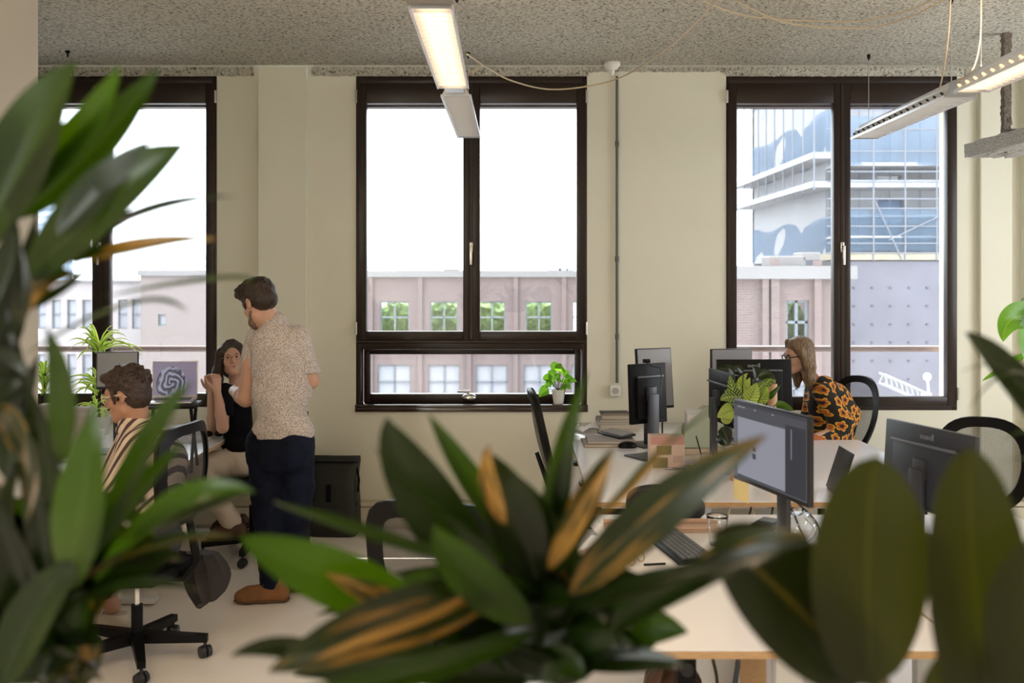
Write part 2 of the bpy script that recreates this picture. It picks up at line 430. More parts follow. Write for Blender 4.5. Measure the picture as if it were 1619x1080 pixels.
S('trim_5', MB().box(-3.35, -2.542, 3.3, 5.30, 0, CEIL), M_wall_l)
S('wall_left_niche', MB().box(-4.2, -3.9, 5.25, WY, 0, CEIL).box(-3.95, -3.3, 5.20, 5.25, 0, CEIL), M_wall_l)
S('wall_rear', MB().box(-3.6, XR+.3, YR-.25, YR, 0, CEIL), M_wall)
# pilasters between the windows
S('trim_2', MB().box(-1.822, -1.480, WY-.055, WY+.01, 0, 3.262, .004), M_wall)
S('trim_3', MB().box(3.292, 3.52, WY-.05, WY+.01, 0, 3.262, .01).box(3.60, 3.74, WY-.09, WY+.01, 0, 3.262, .02), M_wall)
# skirting duct along the foot of the window wall
mb = MB().box(-5.0, XR, WY-.075, WY+.01, 0.005, 0.025).box(-5.0, XR, WY-.10, WY, 0.03, 0.15, .004).box(-5.0, XR, WY-.085, WY, .155, .185, .004)
S('baseboard_front', mb, mat('skirting_paint', (0.60, 0.55, 0.44), .6))

# ---- window frames
def ring(mb, x0, x1, z0, z1, w, y0, y1, wt=None, wb=None, bev=.004):
    wt = wt or w; wb = wb or w
    mb.box(x0, x0+w, y0, y1, z0, z1, bev); mb.box(x1-w, x1, y0, y1, z0, z1, bev)
    mb.box(x0+w, x1-w, y0, y1, z0, z0+wb, bev); mb.box(x0+w, x1-w, y0, y1, z1-wt, z1, bev)
def handle(root, x, z, name='window_handle'):
    mb = MB().box(x-.013, x+.013, WY-.028, WY-.012, z-.02, z+.055, .004)
    mb.box(x-.009, x+.009, WY-.06, WY-.028, z+.0, z+.03, .004)
    mb.box(x-.010, x+.010, WY-.066, WY-.052, z-.11, z+.03, .006)
    mb.build(name, M_chrome, root, True)
def hinge(root, x, z):
    MB().tube([(x, WY-.022, z-.045), (x, WY-.022, z+.045)], .009, 8).build('hinge', M_chrome, root, True)
for k in (1, 2, 3):
    x0, x1 = W[k]; zb = WB[k]
    root = empty('window_%d' % k, kind='structure')
    mb = MB(); ring(mb, x0, x1, zb, WT, .035, WY-.002, WY+.12, wt=.055, wb=.05)
    xc = (x0+x1)/2 + (.0 if k != 1 else -.0)
    if k == 2:
        mb.box(x0+.03, x1-.03, WY-.002, WY+.12, 1.255, 1.315, .004)
        mb.box(x0+.005, x1-.005, WY-.03, WY+.03, 1.30, 1.322, .004)
    mb.build('outer_frame', M_frame, root, True)
    MB().box(x0, x1, WY+.12, WY+.22, WT-.20, WT).build('head_box', M_frame, root)
    zs = 1.318 if k == 2 else zb+.03
    for s, (a, b) in enumerate(((x0+.012, xc), (xc, x1-.012))):
        mb = MB(); wl = .062 if s == 0 else .060; wr = .060 if s == 0 else .062
        zt = WT-.05
        y0, y1 = WY-.018, WY+.06
        mb.box(a, a+wl, y0, y1, zs, zt, .006); mb.box(b-wr, b, y0, y1, zs, zt, .006)
        mb.box(a+wl, b-wr, y0, y1, zs, zs+(.068), .006); mb.box(a+wl, b-wr, y0, y1, zt-.145, zt, .006)
        cas = mb.build('casement', M_frame, root, True)
        MB().box(a+wl, b-wr, WY+.018, WY+.024, zs+.06, zt-.14).build('pane', M_glass, cas)
        hinge(root, x0+.004 if s == 0 else x1-.004, zt-.10); hinge(root, x0+.004 if s == 0 else x1-.004, zs+.09)
    MB().box(xc-.012, xc+.010, WY-.024, WY-.016, zs+.01, WT-.06, .003).build('cover_strip', M_frame, root)
    handle(root, xc-.002, PZ(395, WY))
    if k == 2:
        # fixed low light set back in a box with a sill
        mb = MB(); ring(mb, x0+.035, x1-.035, .862, 1.255, .045, WY+.13, WY+.20, wb=.06)
        lw = mb.build('low_window_frame', M_frame, root, True)
        MB().box(x0+.08, x1-.08, WY+.16, WY+.166, .91, 1.21).build('pane', M_glass, lw)
        MB().box(x0-.005, x1+.005, WY-.022, WY+.14, .842, .864, .004).box(x0-.005, x1+.005, WY-.02, WY+.01, .812, .842, .003).build('sill', mat('polished_brown_sill', (.035, .02, .016), .14, spec=.9), root, True)
        px = PXX(741, WY)
        mb = MB().tube([(px, WY+.10, .885), (px, WY+.10, .93)], .018, 12).tube([(px, WY+.09, .94), (px-.03, WY+.08, .945), (px-.085, WY+.07, .948)], [.014, .010, .008], 10)
        mb.ball((px, WY+.10, .90), (.055, .03, .030))
        mb.build('low_window_handle', M_chrome, root, True)
    else:
        MB().tube([(x0-.1, WY+.40, 1.23), (x1+.1, WY+.40, 1.23)], .024, 10).build('guard_rail', M_frame2, root, True)
        MB().box(x0-.02, x1+.02, WY+.20, WY+.34, zb-.03, zb+.0).build('outer_sill', M_steelw, root)
# concrete balcony slab of the floor above shading the upper sashes
S('trim_4', MB().box(-9, 9, WY+OUTW, WY+OUTW+1.20, 3.27, 3.45), mat('concrete', (0.42, 0.41, 0.40), .9, bump=.2, bscale=20))

# ---- conduit, socket, detector
t = empty('conduit_pipe', (PXX(975, WY), WY, 0), label='thin grey vertical conduit pipe on the wall between the centre and right windows', cat='pipe')
x = 0
MB().tube([(0, -.02, 3.20), (0, -.02, 1.02)], .010, 10).build('pipe', M_conduit, t, True)
for z in (2.72, 1.9, 1.35):
    MB().lathe([(.014, -.02), (.014, .02)], 12, (0, -.02, z)).build('coupling', M_conduit, t, True)
t = empty('wall_socket', (PXX(972, WY), WY, 1.0), label='white wall socket at the foot of the grey conduit pipe', cat='socket')
MB().box(-.038, .038, -.045, 0, -.075, .005, .006).build('housing', M_white, t, True)
MB().lathe([(.024, -.001), (.024, .004), (.018, .004)], 20, (0, -.046, -.034), 'Y').build('outlet', mat('socket_grey', (.45, .44, .4), .5), t, True)
t = empty('motion_detector', (PXX(967, 7.0), 6.98, CEIL), label='white dome motion detector on the ceiling above the grey conduit pipe', cat='detector')
MB().lathe([(.058, -.0), (.060, -.018), (.035, -.045), (.022, -.052)], 20).build('base', M_white, t, True)
MB().lathe([(.020, -.050), (.022, -.07), (.012, -.088), (0, -.092)], 16).build('lens', mat('lens_white', (.7, .72, .66), .3), t, True)

# ---- linear lamps
M_emit = mat('warm_tube_light', (1, .8, .6), .5, emit=(1.0, .66, .36), estr=.85)
M_offtube = mat('unlit_tube', (.75, .75, .76), .4)
M_slat = mat('lamp_louvre', (0.86, 0.84, 0.82), .3, metal=.2)
def lamp(name, label, p_far, p_near, z, w, lit, holes=False):
    """linear pendant from p_far to p_near (x,y of the bottom centre line)"""
    a, b = Vector((*p_far, 0)), Vector((*p_near, 0)); L = (a-b).length
    rz = math.atan2(a.y-b.y, a.x-b.x)-PI/2
    root = empty(name, ((a.x+b.x)/2, (a.y+b.y)/2, z), rz, label, 'ceiling lamp', 'suspended linear office lamps')
    h = L/2; hw = w/2
    mb = MB()
    # shell: side reflectors leaning in, flat top channel, end caps
    for s in (-1, 1):
        mb.prism([(s*hw, 0), (s*(hw-.006), 0), (s*(hw*.62-.004), .055), (s*hw*.62, .055)], -h, h)
        mb.box(min(s*hw, s*(hw+.004)), max(s*hw, s*(hw+.004)), -h, h, -.004, .010)
    mb.box(-hw*.62, hw*.62, -h, h, .052, .060); mb.box(-hw*.40, hw*.40, -h+.01, h-.01, .060, .092, .006)
    mb.build('housing', M_lampwhite, root, True)
    for s in (-1, 1):
        MB().prism([(-hw, 0), (hw, 0), (hw*.62, .058), (-hw*.62, .058)], s*h-.004, s*h+.004).build('end_cap', M_alu, root)
    mb = MB(); n = int(L/.062)
    for i in range(1, n):
        y = -h+L*i/n; mb.box(-hw+.004, hw-.004, y-.002, y+.002, .001, .020)
    mb.build('louvre', M_slat, root)
    mb = MB().box(-hw*.58, hw*.58, -h+.01, h-.01, .030, .036)
    mb.build('light_panel', M_emit if lit else M_offtube, root)
    if lit:
        MB().tube([(0, -h+.02, .026), (0, h-.02, .026)], .008, 8).build('fluorescent_tube', mat('lit_tube', (1, .9, .8), .5, emit=(1.0, .74, .46), estr=2.2), root, True)
    if lit and p_far[1] < 3.5:                                 # lamp light down through the louvre; upward fill added for the ceiling
        la = light('lamp_downlight', 'AREA', (0, 0, -.004), (0, 0, 0), 14.0, (1.0, .76, .54), shape='RECTANGLE', size=w*.8, size_y=L*.95)
        lb = light('ceiling_fill', 'AREA', (0, 0, .095), (PI, 0, 0), 18.0, (1.0, .80, .58), shape='RECTANGLE', size=w*.3, size_y=L*.9)  # upward fill added above the closed housing to brighten the ceiling
        la.parent = lb.parent = root
    elif lit:
        la = light('lamp_downlight', 'AREA', (0, 0, .022), (0, 0, 0), 1.2, (1.0, .74, .50), shape='RECTANGLE', size=w*.7, size_y=L*.95); la.parent = root
        lb = light('ceiling_fill', 'AREA', (0, 0, .095), (PI, 0, 0), 9.0, (1.0, .84, .66), shape='RECTANGLE', size=w*.3, size_y=L*.9); lb.parent = root  # ceiling fill added on top of the lamp
    if holes:
        mb = MB()
        for i in range(16):
            y = -h+L*(i+.5)/16
            for s in (-1, 1):
                mb.tube([(s*(hw*.83), y, .022), (s*(hw*.90), y+.02, .034)], .006, 6)
        mb.build('vent_slot', M_black if not lit else mat('lit_slot', (1, .8, .5), .5, emit=(1, .6, .25), estr=2.0), root)
    for s in (-1, 1):
        yy = s*(h-.12)
        MB().tube([(0, yy, .092), (0, yy, CEIL-z)], .0022, 6).build('suspension_wire', M_alu, root)
        MB().lathe([(.012, -.0), (.012, -.02), (.003, -.04)], 10, (0, yy, CEIL-z)).build('wire_anchor', M_black, root, True)
    return root
LZ = 2.72
lamp('linear_lamp', 'lit warm linear lamp hanging left of centre, its near end out of frame', (-.310, 4.96), (-.294, 3.46), LZ, .149, True)
lamp('linear_lamp', 'unlit short white linear lamp beyond the lit one, in front of the centre window', (-.316, 6.77), (-.310, 5.17), LZ, .150, False)
lamp('linear_lamp', 'unlit perforated linear lamp crossing the top of the right window', (2.385, 6.83), (2.325, 5.20), LZ, .165, False, True)
lamp('linear_lamp', 'lit perforated linear lamp running out of frame at the upper right', (2.315, 5.06), (2.26, 3.55), LZ, .165, True, True)
for (x, y) in ((-.3, 2.2), (2.3, 2.3), (-1.9, 2.0), (-.3, -1.2), (2.3, -1.0)):  # rows continue out of view; far left lamp added to brighten the floor
    r_ = lamp('linear_lamp', 'lit linear office lamp overhead %s the camera in the %s row' % ('near' if y > 0 else 'behind', 'added far left' if x < -1 else 'left' if x < 0 else 'right'), (x, y+.75), (x, y-.75), LZ, .16, True)
# grey joint plates between the left pair
tag(MB().box(-.36, -.265, 4.965, 5.165, LZ+.012, LZ+.055, .004).build('lamp_connector', M_alu), 'grey metal connector joining the lit and unlit left lamps', 'connector')
tag(MB().box(2.26, 2.40, 5.065, 5.195, LZ+.012, LZ+.075, .004).build('lamp_connector', M_alu), 'grey metal connector joining the two perforated right lamps', 'connector')
tag(MB().box(-.375, -.215, 3.1, 3.45, LZ+.01, LZ+.10, .004).build('lamp_connector', mat('greige_metal', (.28, .24, .2), .5)), 'brown grey metal box at the near end of the left lit lamp', 'connector')

# ---- cables under the ceiling
def cable(pts, r, m, label, cat='cable', name='cable', group=None, n=6, sub=6):
    pts = [Vector(p) for p in pts]; out = []
    for i in range(len(pts)-1):                                     # catmull-rom
        a, b, c_, d = pts[max(0, i-1)], pts[i], pts[i+1], pts[min(len(pts)-1, i+2)]
        for k in range(sub):
            t = k/sub
            out.append(.5*((2*b)+(c_-a)*t+(2*a-5*b+4*c_-d)*t*t+(3*b-a-3*c_+d)*t**3))
    out.append(pts[-1])
    o = MB().tube(out, r, n).build(name, m, None, True)
    return tag(o, label, cat, group)
cable([P(739, 86, 5.0), P(775, 110, 5.6), P(810, 128, 6.0), P(865, 141, 6.3), P(925, 137, 6.4), P(985, 121, 6.3), P(1050, 80, 5.6), P(1098, 38, 4.9), P(1135, -2, 4.3)], .0052, M_cable, 'cream double cable sagging from the left lamp across the centre window top')
cable([P(747, 118, 5.0), P(752, 108, 5.1), P(762, 104, 5.3), P(780, 112, 5.6)], .004, M_cable, 'short cream cable loop beside the far end of the lit left lamp')
cable([P(1110, 2, 4.2), P(1180, 25, 4.4), P(1280, 33, 4.6), P(1360, 33, 4.6), P(1440, 15, 4.4), P(1500, -15, 4.2)], .0035, M_cable, 'upper of the two thin cream cables under the ceiling at upper right')
cable([P(1150, -5, 4.2), P(1230, 32, 4.5), P(1300, 43, 4.6), P(1380, 43, 4.6), P(1450, 22, 4.4), P(1510, -12, 4.2)], .0035, M_cable, 'lower of the two thin cream cables under the ceiling at upper right')
cable([P(1503, -4, 4.6), P(1499, 60, 5.0), P(1492, 110, 5.2), P(1486, 140, 5.2)], .004, M_cable, 'cream cable dropping to the unlit perforated lamp')
cable([P(1551, -4, 4.6), P(1550, 60, 4.9), P(1542, 100, 5.0), P(1530, 118, 5.0), P(1514, 128, 5.05)], .004, M_cable, 'cream cable dropping to the lit perforated lamp')

# ---- sprayed beam and hanger at the upper right
M_spray = mat('grey_sprayed_fibre', (0.40, 0.385, 0.35), .95, bump=1.0, bscale=90, var=.35, vscale=90)
t = empty('sprayed_duct', (2.84, 6.3, 2.53), label='grey fibre sprayed duct hanging below the ceiling at the right edge', cat='duct')
def rough_box(x0, x1, y0, y1, z0, z1, amp=.010):
    bm = bmesh.new(); bmesh.ops.create_cube(bm, size=1.0)
    for q_ in bm.verts: q_.co = Vector(((x0+x1)/2+q_.co.x*(x1-x0), (y0+y1)/2+q_.co.y*(y1-y0), (z0+z1)/2+q_.co.z*(z1-z0)))
    for i in range(5):
        es = [e for e in bm.edges if e.calc_length() > .035]
        if not es: break
        bmesh.ops.subdivide_edges(bm, edges=es, cuts=1, use_grid_fill=True)
    bmesh.ops.triangulate(bm, faces=bm.faces[:])
    for q_ in bm.verts:
        q_.co += Vector((mnoise.noise(q_.co*60), mnoise.noise(q_.co*60+Vector((9, 0, 0))), mnoise.noise(q_.co*60+Vector((0, 9, 0)))))*amp
    bm.verts.index_update(); mb = MB(); mb.add([v_.co.copy() for v_ in bm.verts], [tuple(v_.index for v_ in f_.verts) for f_ in bm.faces]); bm.free(); return mb
rough_box(0, .30, -2.6, 0, 0, .085, .014).build('duct_body', M_spray, t, True)
rough_box(.155, .20, -.20, -.155, .09, .74, .010).build('hanger_rod', mat('rusty_fibre', (.17, .14, .115), .95, bump=1, bscale=90, var=.4, vscale=70), t, True)
mb = MB().tube([(.10, -.33, -.01), (.10, -.33, .13), (.22, -.33, .13), (.22, -.33, .02)], .010, 6); mb.build('bracket', M_conduit, t, True)
for i, x in enumerate((PXX(108, 6.9), PXX(1371, 6.2))):
    pass
tag(MB().lathe([(.016, 0), (.016, -.012), (.006, -.02), (.004, -.045)], 10, (PXX(107, 6.6), 6.6, CEIL)).build('ceiling_hook', M_black, None, True), 'small dark hook on the ceiling at the upper left', 'hook')
# ================================================================== outside
S('ground', MB().box(-400, 400, WY+OUTW+.02, 1200, -13.2, -13.0), mat('street_ground', (0.30, 0.30, 0.31), .9, var=.2, vscale=.2))
M_stone = mat('pale_stone', (0.18, 0.17, 0.17), .85)
M_wf = mat('far_window_frame', (0.12, 0.14, 0.16), .5)
M_blind = mat('far_blind', (0.27, 0.27, 0.30), .6, var=.12, vscale=1.5, stretch=(1, 1, .2))
def facade(name, label, y, x0, x1, ztop, wins, m, depth=8.0, pil=None, cap=.35, fw=.07, mull=(1, 1)):
    """house front with one mesh of masonry; each window a part with its pane below it"""
    root = empty(name, ((x0+x1)/2, y, -13), label=label, cat='building'); root['world_parts'] = 1
    mb = MB(); cells(mb, [x0, x1], [-13, ztop], y, y+.4, [(a, b, c, d) for (a, b, c, d, k) in wins])
    mb.box(x0, x0+.4, y+.4, y+depth, -13, ztop-.02); mb.box(x1-.4, x1, y+.4, y+depth, -13, ztop-.02)
    if pil:
        for a, b, zt in pil: mb.box(a, b, y-.18, y, -13, zt)
    world_part(mb.build('wall', m), root)
    world_part(MB().box(x0-.1, x1+.1, y-.25, y+.6, ztop, ztop+cap).build('parapet', M_stone), root)
    for (a, b, c, d, kind) in wins:
        f = MB(); ring(f, a, b, c, d, fw, y+.12, y+.22, bev=0)
        for i in range(1, mull[0]+1): xm = a+(b-a)*i/(mull[0]+1); f.box(xm-fw*.55, xm+fw*.55, y+.12, y+.22, c, d)
        for i in range(1, mull[1]+1): zm = c+(d-c)*i/(mull[1]+1); f.box(a, b, y+.12, y+.22, zm-fw*.55, zm+fw*.55)
        fo = world_part(f.build('window', M_wf), root)
        if kind == 'blind':
            pn = MB().box(a+fw, b-fw, y+.24, y+.26, c+fw, d-fw).build('pane', M_blind); pn.parent = fo
    return root
Y1 = 55.0
def xz(px0, px1, py0, py1, y): return (PXX(px0, y), PXX(px1, y), PZ(py1, y), PZ(py0, y))
wins = []
for a, b in ((447, 491), (524, 568), (601, 647), (680, 724), (757, 799), (831, 873), (905, 948)):
    wins.append((*xz(a, b, 477, 527, Y1), 'open'))
for a, b in ((445, 497), (521, 572), (597, 649), (677, 727), (752, 802), (828, 878), (903, 954)):
    wins.append((*xz(a, b, 577, 632, Y1), 'blind'))
pil = [(PXX(a, Y1), PXX(a+7, Y1), PZ(436, Y1)) for a in (583, 661, 738, 812, 888)]
b1 = facade('brick_building', 'long brown brick building across the street seen through the centre window', Y1, PXX(440, Y1), PXX(985, Y1), PZ(438, Y1), wins, M_brick, pil=pil)
# roof clutter
def roofbox(px0, px1, py0, py1, y, label, m=M_stone, d=1.2, name='roof_unit', cat='roof unit'):
    a, b, c, e = xz(px0, px1, py0, py1, y)
    return tag(MB().box(a, b, y+.8, y+.8+d, c, e, .03).build(name, m), label, cat)
roofbox(625, 692, 422, 440, Y1, 'low pale roof unit on the brick building roof, left pane of centre window', mat('roof_grey', (.55, .55, .58), .6))
roofbox(700, 724, 425, 440, Y1, 'small pale roof box just left of the centre mullion')
roofbox(808, 836, 428, 440, Y1, 'squat pale block on the brick building parapet, right pane of centre window')
for k, (a, b, c, e) in enumerate(((866, 905, 424, 429), (884, 889, 408, 440), (896, 900, 412, 440), (903, 908, 382, 440))):
    roofbox(a, b, c, e, Y1, ('thin horizontal pipe run on the brick roof', 'short roof vent pipe beside the tall chimney', 'slim roof vent post next to the tall chimney', 'tall thin grey chimney at the right of the centre window')[k], mat('roof_pipe', (.38, .39, .44), .5), .5, 'roof_pipe', 'pipe')
# trees seen through the open upper windows
M_tree = mat('tree_foliage', (0.09, 0.16, 0.035), .8, bump=1.0, bscale=6, var=.55, vscale=5)
def blob(c, r, seed, amp=.22):
    bm = bmesh.new(); bmesh.ops.create_icosphere(bm, subdivisions=4, radius=1.0)
    for v_ in bm.verts:
        d = v_.co.normalized(); k = 1+amp*mnoise.noise(d*2.2+Vector((seed, 0, 0)))+amp*.8*mnoise.noise(d*6+Vector((0, seed, 0)))
        v_.co = Vector((d.x*r[0]*k, d.y*r[1]*k, d.z*r[2]*k))+Vector(c)
    bm.verts.index_update(); mb = MB(); mb.add([v_.co.copy() for v_ in bm.verts], [tuple(v_.index for v_ in f_.verts) for f_ in bm.faces]); bm.free(); return mb
for i, (px, lab) in enumerate(((628, 'green tree crown showing through the first upper brick building window'), (702, 'green tree crown showing through the upper brick window left of the mullion'), (778, 'green tree crown showing through the upper brick window right of the mullion'), (852, 'green tree crown showing through the last upper brick building window'))):
    t = empty('tree', (PXX(px, 59), 59, -13), label=lab, cat='tree', group='trees behind the brick building')
    t['world_parts'] = 1
    c = P(px, 505, 59)
    world_part(blob(c, (1.15, 1.1, 1.25), i*3.7).build('crown', M_tree, None, True), t)
    world_part(MB().tube([(c.x, 59, -13), (c.x+.1, 59, c.z)], [.2, .1], 8).build('trunk', M_cane), t)
# left window buildings
Y2 = 62.0
wins = [(*xz(a, a+16, 496, 523, Y2), 'blind') for a in (187, 209)]
facade('brick_building', 'plain reddish brick block filling the right pane of the left window', Y2, PXX(222, Y2), PXX(352, Y2), PZ(436, Y2), [(*xz(250, 262, 497, 515, Y2), 'blind')], M_brick2, mull=(0, 0))
Y3 = 66.0
wins = []
for a in (10, 34, 58, 82, 106, 130, 187, 209):
    wins.append((*xz(a, a+14, 474, 520, Y3), 'blind'))
    wins.append((*xz(a, a+14, 560, 606, Y3), 'blind'))
facade('pale_building', 'low pale building with a row of tall windows behind the left window', Y3, PXX(-40, Y3), PXX(221.5, Y3), PZ(446, Y3), wins, mat('pale_render', (.28,.25,.25), .85, var=.06, vscale=.6), mull=(0, 1), cap=.15)
roofbox(224, 234, 428, 440, Y2, 'small chimney on the reddish brick block behind the left window')
# high-rises far away
def tower(px0, px1, pyt, y, label, col):
    root = empty('tower_block', (PXX((px0+px1)/2, y), y, -13), label=label, cat='building'); root['world_parts'] = 1
    a, b = PXX(px0, y), PXX(px1, y); zt = PZ(pyt, y)
    world_part(MB().box(a, b, y, y+(b-a), -13, zt).build('wall', mat('tower_'+str(px0), col, .7)), root)
    mb = MB(); n = int((zt+5)/3.2)
    for i in range(n):
        z = zt-1.2-i*3.2; mb.box(a+.6, b-.6, y-.15, y, z-1.5, z)
    world_part(mb.build('window_band', mat('tower_glass', (.25, .32, .42), .3)), root)
    return root
tower(58, 90, 300, 420, 'pale blue high rise tower at the far left beside the pillar', (.45, .55, .68))
tower(84, 105, 312, 450, 'darker blue high rise just right of the far left tower', (.22, .30, .40))
tower(312, 330, 400, 380, 'hazy grey high rise at the right edge of the left window', (.62, .63, .66))
# right window: brick building with pilasters
Y4 = 27.0
wins = [(*xz(1243, 1279, 475, 545, Y4), 'open'), (*xz(1180, 1205, 590, 640, Y4), 'blind'), (*xz(1243, 1279, 590, 640, Y4), 'blind')]
pil = [(PXX(1203, Y4), PXX(1213, Y4), PZ(420, Y4)), (PXX(1217, Y4), PXX(1230, Y4), PZ(409, Y4)), (PXX(1285, Y4), PXX(1296, Y4), PZ(412, Y4))]
facade('pilaster_building', 'brown brick building with pilasters in the left pane of the right window', Y4, PXX(1095, Y4), PXX(1345, Y4), PZ(441, Y4), wins, M_brick, pil=pil)
for a, b, c, e, lab in ((1148, 1212, 420, 441, 'pale broken stone coping at the left of the pilaster building roof'), (1230, 1288, 404, 440, 'large pale stone parapet block on the pilaster building roof'), (1283, 1312, 398, 412, 'small white stone cap at the right of the pilaster building roof')):
    roofbox(a, b, c, e, Y4, lab, M_stone, 1.0, 'parapet_block', 'parapet')
tag(blob(P(1252, 520, 29), (.35, .5, .8), 8.1).build('tree', M_tree, None, True), 'green tree crown seen through the pilaster building window', 'tree')
# scaffolded building
t = empty('scaffolded_building', (13, 30, -13), label='tall white building wrapped in scaffolding and blue netting in the right window', cat='building'); t['world_parts'] = 1
XT, YT0, YT1 = 9.75, 30.0, 41.0
mw = mat('white_render', (.23,.23,.245), .8, var=.05, vscale=.5)
def zf(py): return PZ(py, YT0)
mb = MB()
cells(mb, [XT, 26], [zf(412), 14], YT0+1.3, YT0+1.6, [(PXX(1387, 31.3), PXX(1425, 31.3), PZ(302, 31.3), PZ(277, 31.3)), (PXX(1388, 31.3), PXX(1430, 31.3), PZ(388, 31.3), PZ(316, 31.3))])
mb.box(XT+.0, XT+.3, YT0+1.6, YT1, zf(412), 14); mb.box(XT, 26, YT1-.3, YT1, -13, 14)
world_part(mb.build('wall', mw), t)
lil = mat('lilac_sheeting', (.112, .108, .135), .7, var=.10, vscale=1.2)
mb = MB().box(XT-.05, 26, YT0+.0, YT0+.06, -13, zf(413)); mb.box(XT-.05, XT, YT0, YT1, -13, zf(440))
world_part(mb.build('lower_sheeting', lil), t)
mb = MB()
for r_ in range(8):
    for c_ in range(14):
        z = zf(455)-r_*.55; x = XT+.45+c_*.55; mb.box(x-.035, x+.035, YT0-.03, YT0, z-.03, z+.03)
world_part(mb.build('sheeting_clips', mat('clip_grey', (.05, .05, .07), .6)), t)
blue = m_glass('blue_netting', 0); 
q = NT(blue); nt = blue.node_tree
for nd in list(nt.nodes):
    if nd.type in ('BSDF_GLOSSY', 'FRESNEL', 'MIX_SHADER', 'BSDF_TRANSPARENT'): nt.nodes.remove(nd)
tr = q.n('BsdfTransparent'); df = q.n('BsdfTranslucent'); df.inputs[0].default_value = (.17, .25, .36, 1); d2 = q.n('BsdfDiffuse'); d2.inputs[0].default_value = (.18, .27, .39, 1)
ms = q.n('MixShader', i_0=.5); q.l(df.outputs[0], ms.inputs[1]); q.l(d2.outputs[0], ms.inputs[2])
m2 = q.n('MixShader', i_0=.55); q.l(tr.outputs[0], m2.inputs[1]); q.l(ms.outputs[0], m2.inputs[2]); q.l(m2.outputs[0], nt.nodes['Material Output'].inputs[0])
mb = MB()
def wob(x0, x1, z0, z1, y, axis='X', y2=None):
    n = 14
    def fn(u, v):
        k = .06*math.sin(u*9+v*4)+.04*math.sin(u*23)
        if axis == 'X': return (x0+(x1-x0)*u, y+k, z0+(z1-z0)*v+.03*math.sin(u*17))
        return (x0+k, y+(y2-y)*u, z0+(z1-z0)*v+.10*math.sin(u*15))
    mb.grid(fn, n, 6)
wob(XT, 26, zf(262), zf(185), YT0-.05); wob(XT, 26, zf(398), zf(330), YT0-.05)
wob(XT-.05, 0, zf(248), zf(170), YT0, 'Y', YT1); wob(XT-.05, 0, zf(412), zf(345), YT0, 'Y', YT1); wob(XT-.05, 0, 14, zf(90), YT0, 'Y', YT1)
world_part(mb.build('netting', blue), t)
mb = MB()
for z, d in ((zf(262), .10), (zf(296), .22), (zf(343), .06), (zf(376), .06)):
    mb.box(XT-.02, 26, YT0, YT0+1.3, z, z+d)
for z in (zf(296), zf(250)): mb.box(XT-.8, XT, YT0, YT1, z, z+.18)
world_part(mb.build('slab', mat('slab_white', (.30, .30, .31), .8)), t)
world_part(MB().box(XT-.3, 26, YT0-.1, YT0+1.3, zf(411), zf(401)).build('plank_deck', mat('scaffold_plank', (.27, .235, .175), .8, var=.15, vscale=3)), t)
mb = MB()
for i in range(14):
    x = XT+.05+i*.95; mb.tube([(x, YT0-.12, zf(412)), (x, YT0-.12, 14)], .024, 6)
    mb.tube([(x, YT0+1.1, zf(412)), (x, YT0+1.1, 14)], .024, 6)
for py in (400, 385, 358, 330, 315, 288, 272, 240, 205, 175): mb.tube([(XT-.4, YT0-.12, zf(py)), (26, YT0-.12, zf(py))], .022, 6)
for i in range(10):
    y = YT0+i*1.15; mb.tube([(XT-.75, y, zf(300)), (XT-.75, y, 14)], .024, 6)
mb.tube([(11.2, YT0-.15, zf(380)), (13.6, YT0-.15, zf(320))], .02, 6); mb.tube([(11.6, YT0-.15, zf(412)), (10.8, YT0-.15, zf(320))], .02, 6)
world_part(mb.build('scaffold', mat('scaffold_tube', (.15, .16, .19), .7, metal=.0)), t)
world_part(MB().box(PXX(1388, 31.6), PXX(1430, 31.6), 31.6, 31.7, PZ(390, 31.6), PZ(316, 31.6)).build('door_sheet', mat('blue_sheet', (.12, .20, .34), .6)), t)
# white truss and lamp on the neighbouring roof
t = empty('truss_arm', P(1420, 600, 18), label='silver truss arm outdoors in the lower right window', cat='truss'); t['world_parts'] = 1
mb = MB(); A_, B_ = P(1398, 592, 18), P(1465, 622, 17.5)
for k in range(4):
    off = Vector((0, (k % 2)*.25, (k//2)*-.18)); mb.tube([A_+off, B_+off], .022, 6)
for i in range(9):
    u = i/8; p = A_.lerp(B_, u); q_ = A_.lerp(B_, min(1, u+.1)); mb.tube([p, q_+Vector((0, 0, -.18))], .014, 6); mb.tube([p+Vector((0, .25, -.18)), q_+Vector((0, .25, 0))], .014, 6)
world_part(mb.build('lattice', mat('bright_steel', (.22, .22, .22), .35, metal=.3)), t)
world_part(MB().tube([B_, (B_.x+.1, B_.y, -13)], .09, 8).build('mast', M_steelw), t)
tag(MB().ball(P(1466, 596, 17), (.07, .07, .07)).tube([P(1466, 596, 17), P(1470, 640, 17), P(1470, 640, 17)-Vector((0, 0, 14))], .018, 6).build('street_lamp', M_steelw, None, True), 'round white lamp head beside the silver truss arm', 'lamp')
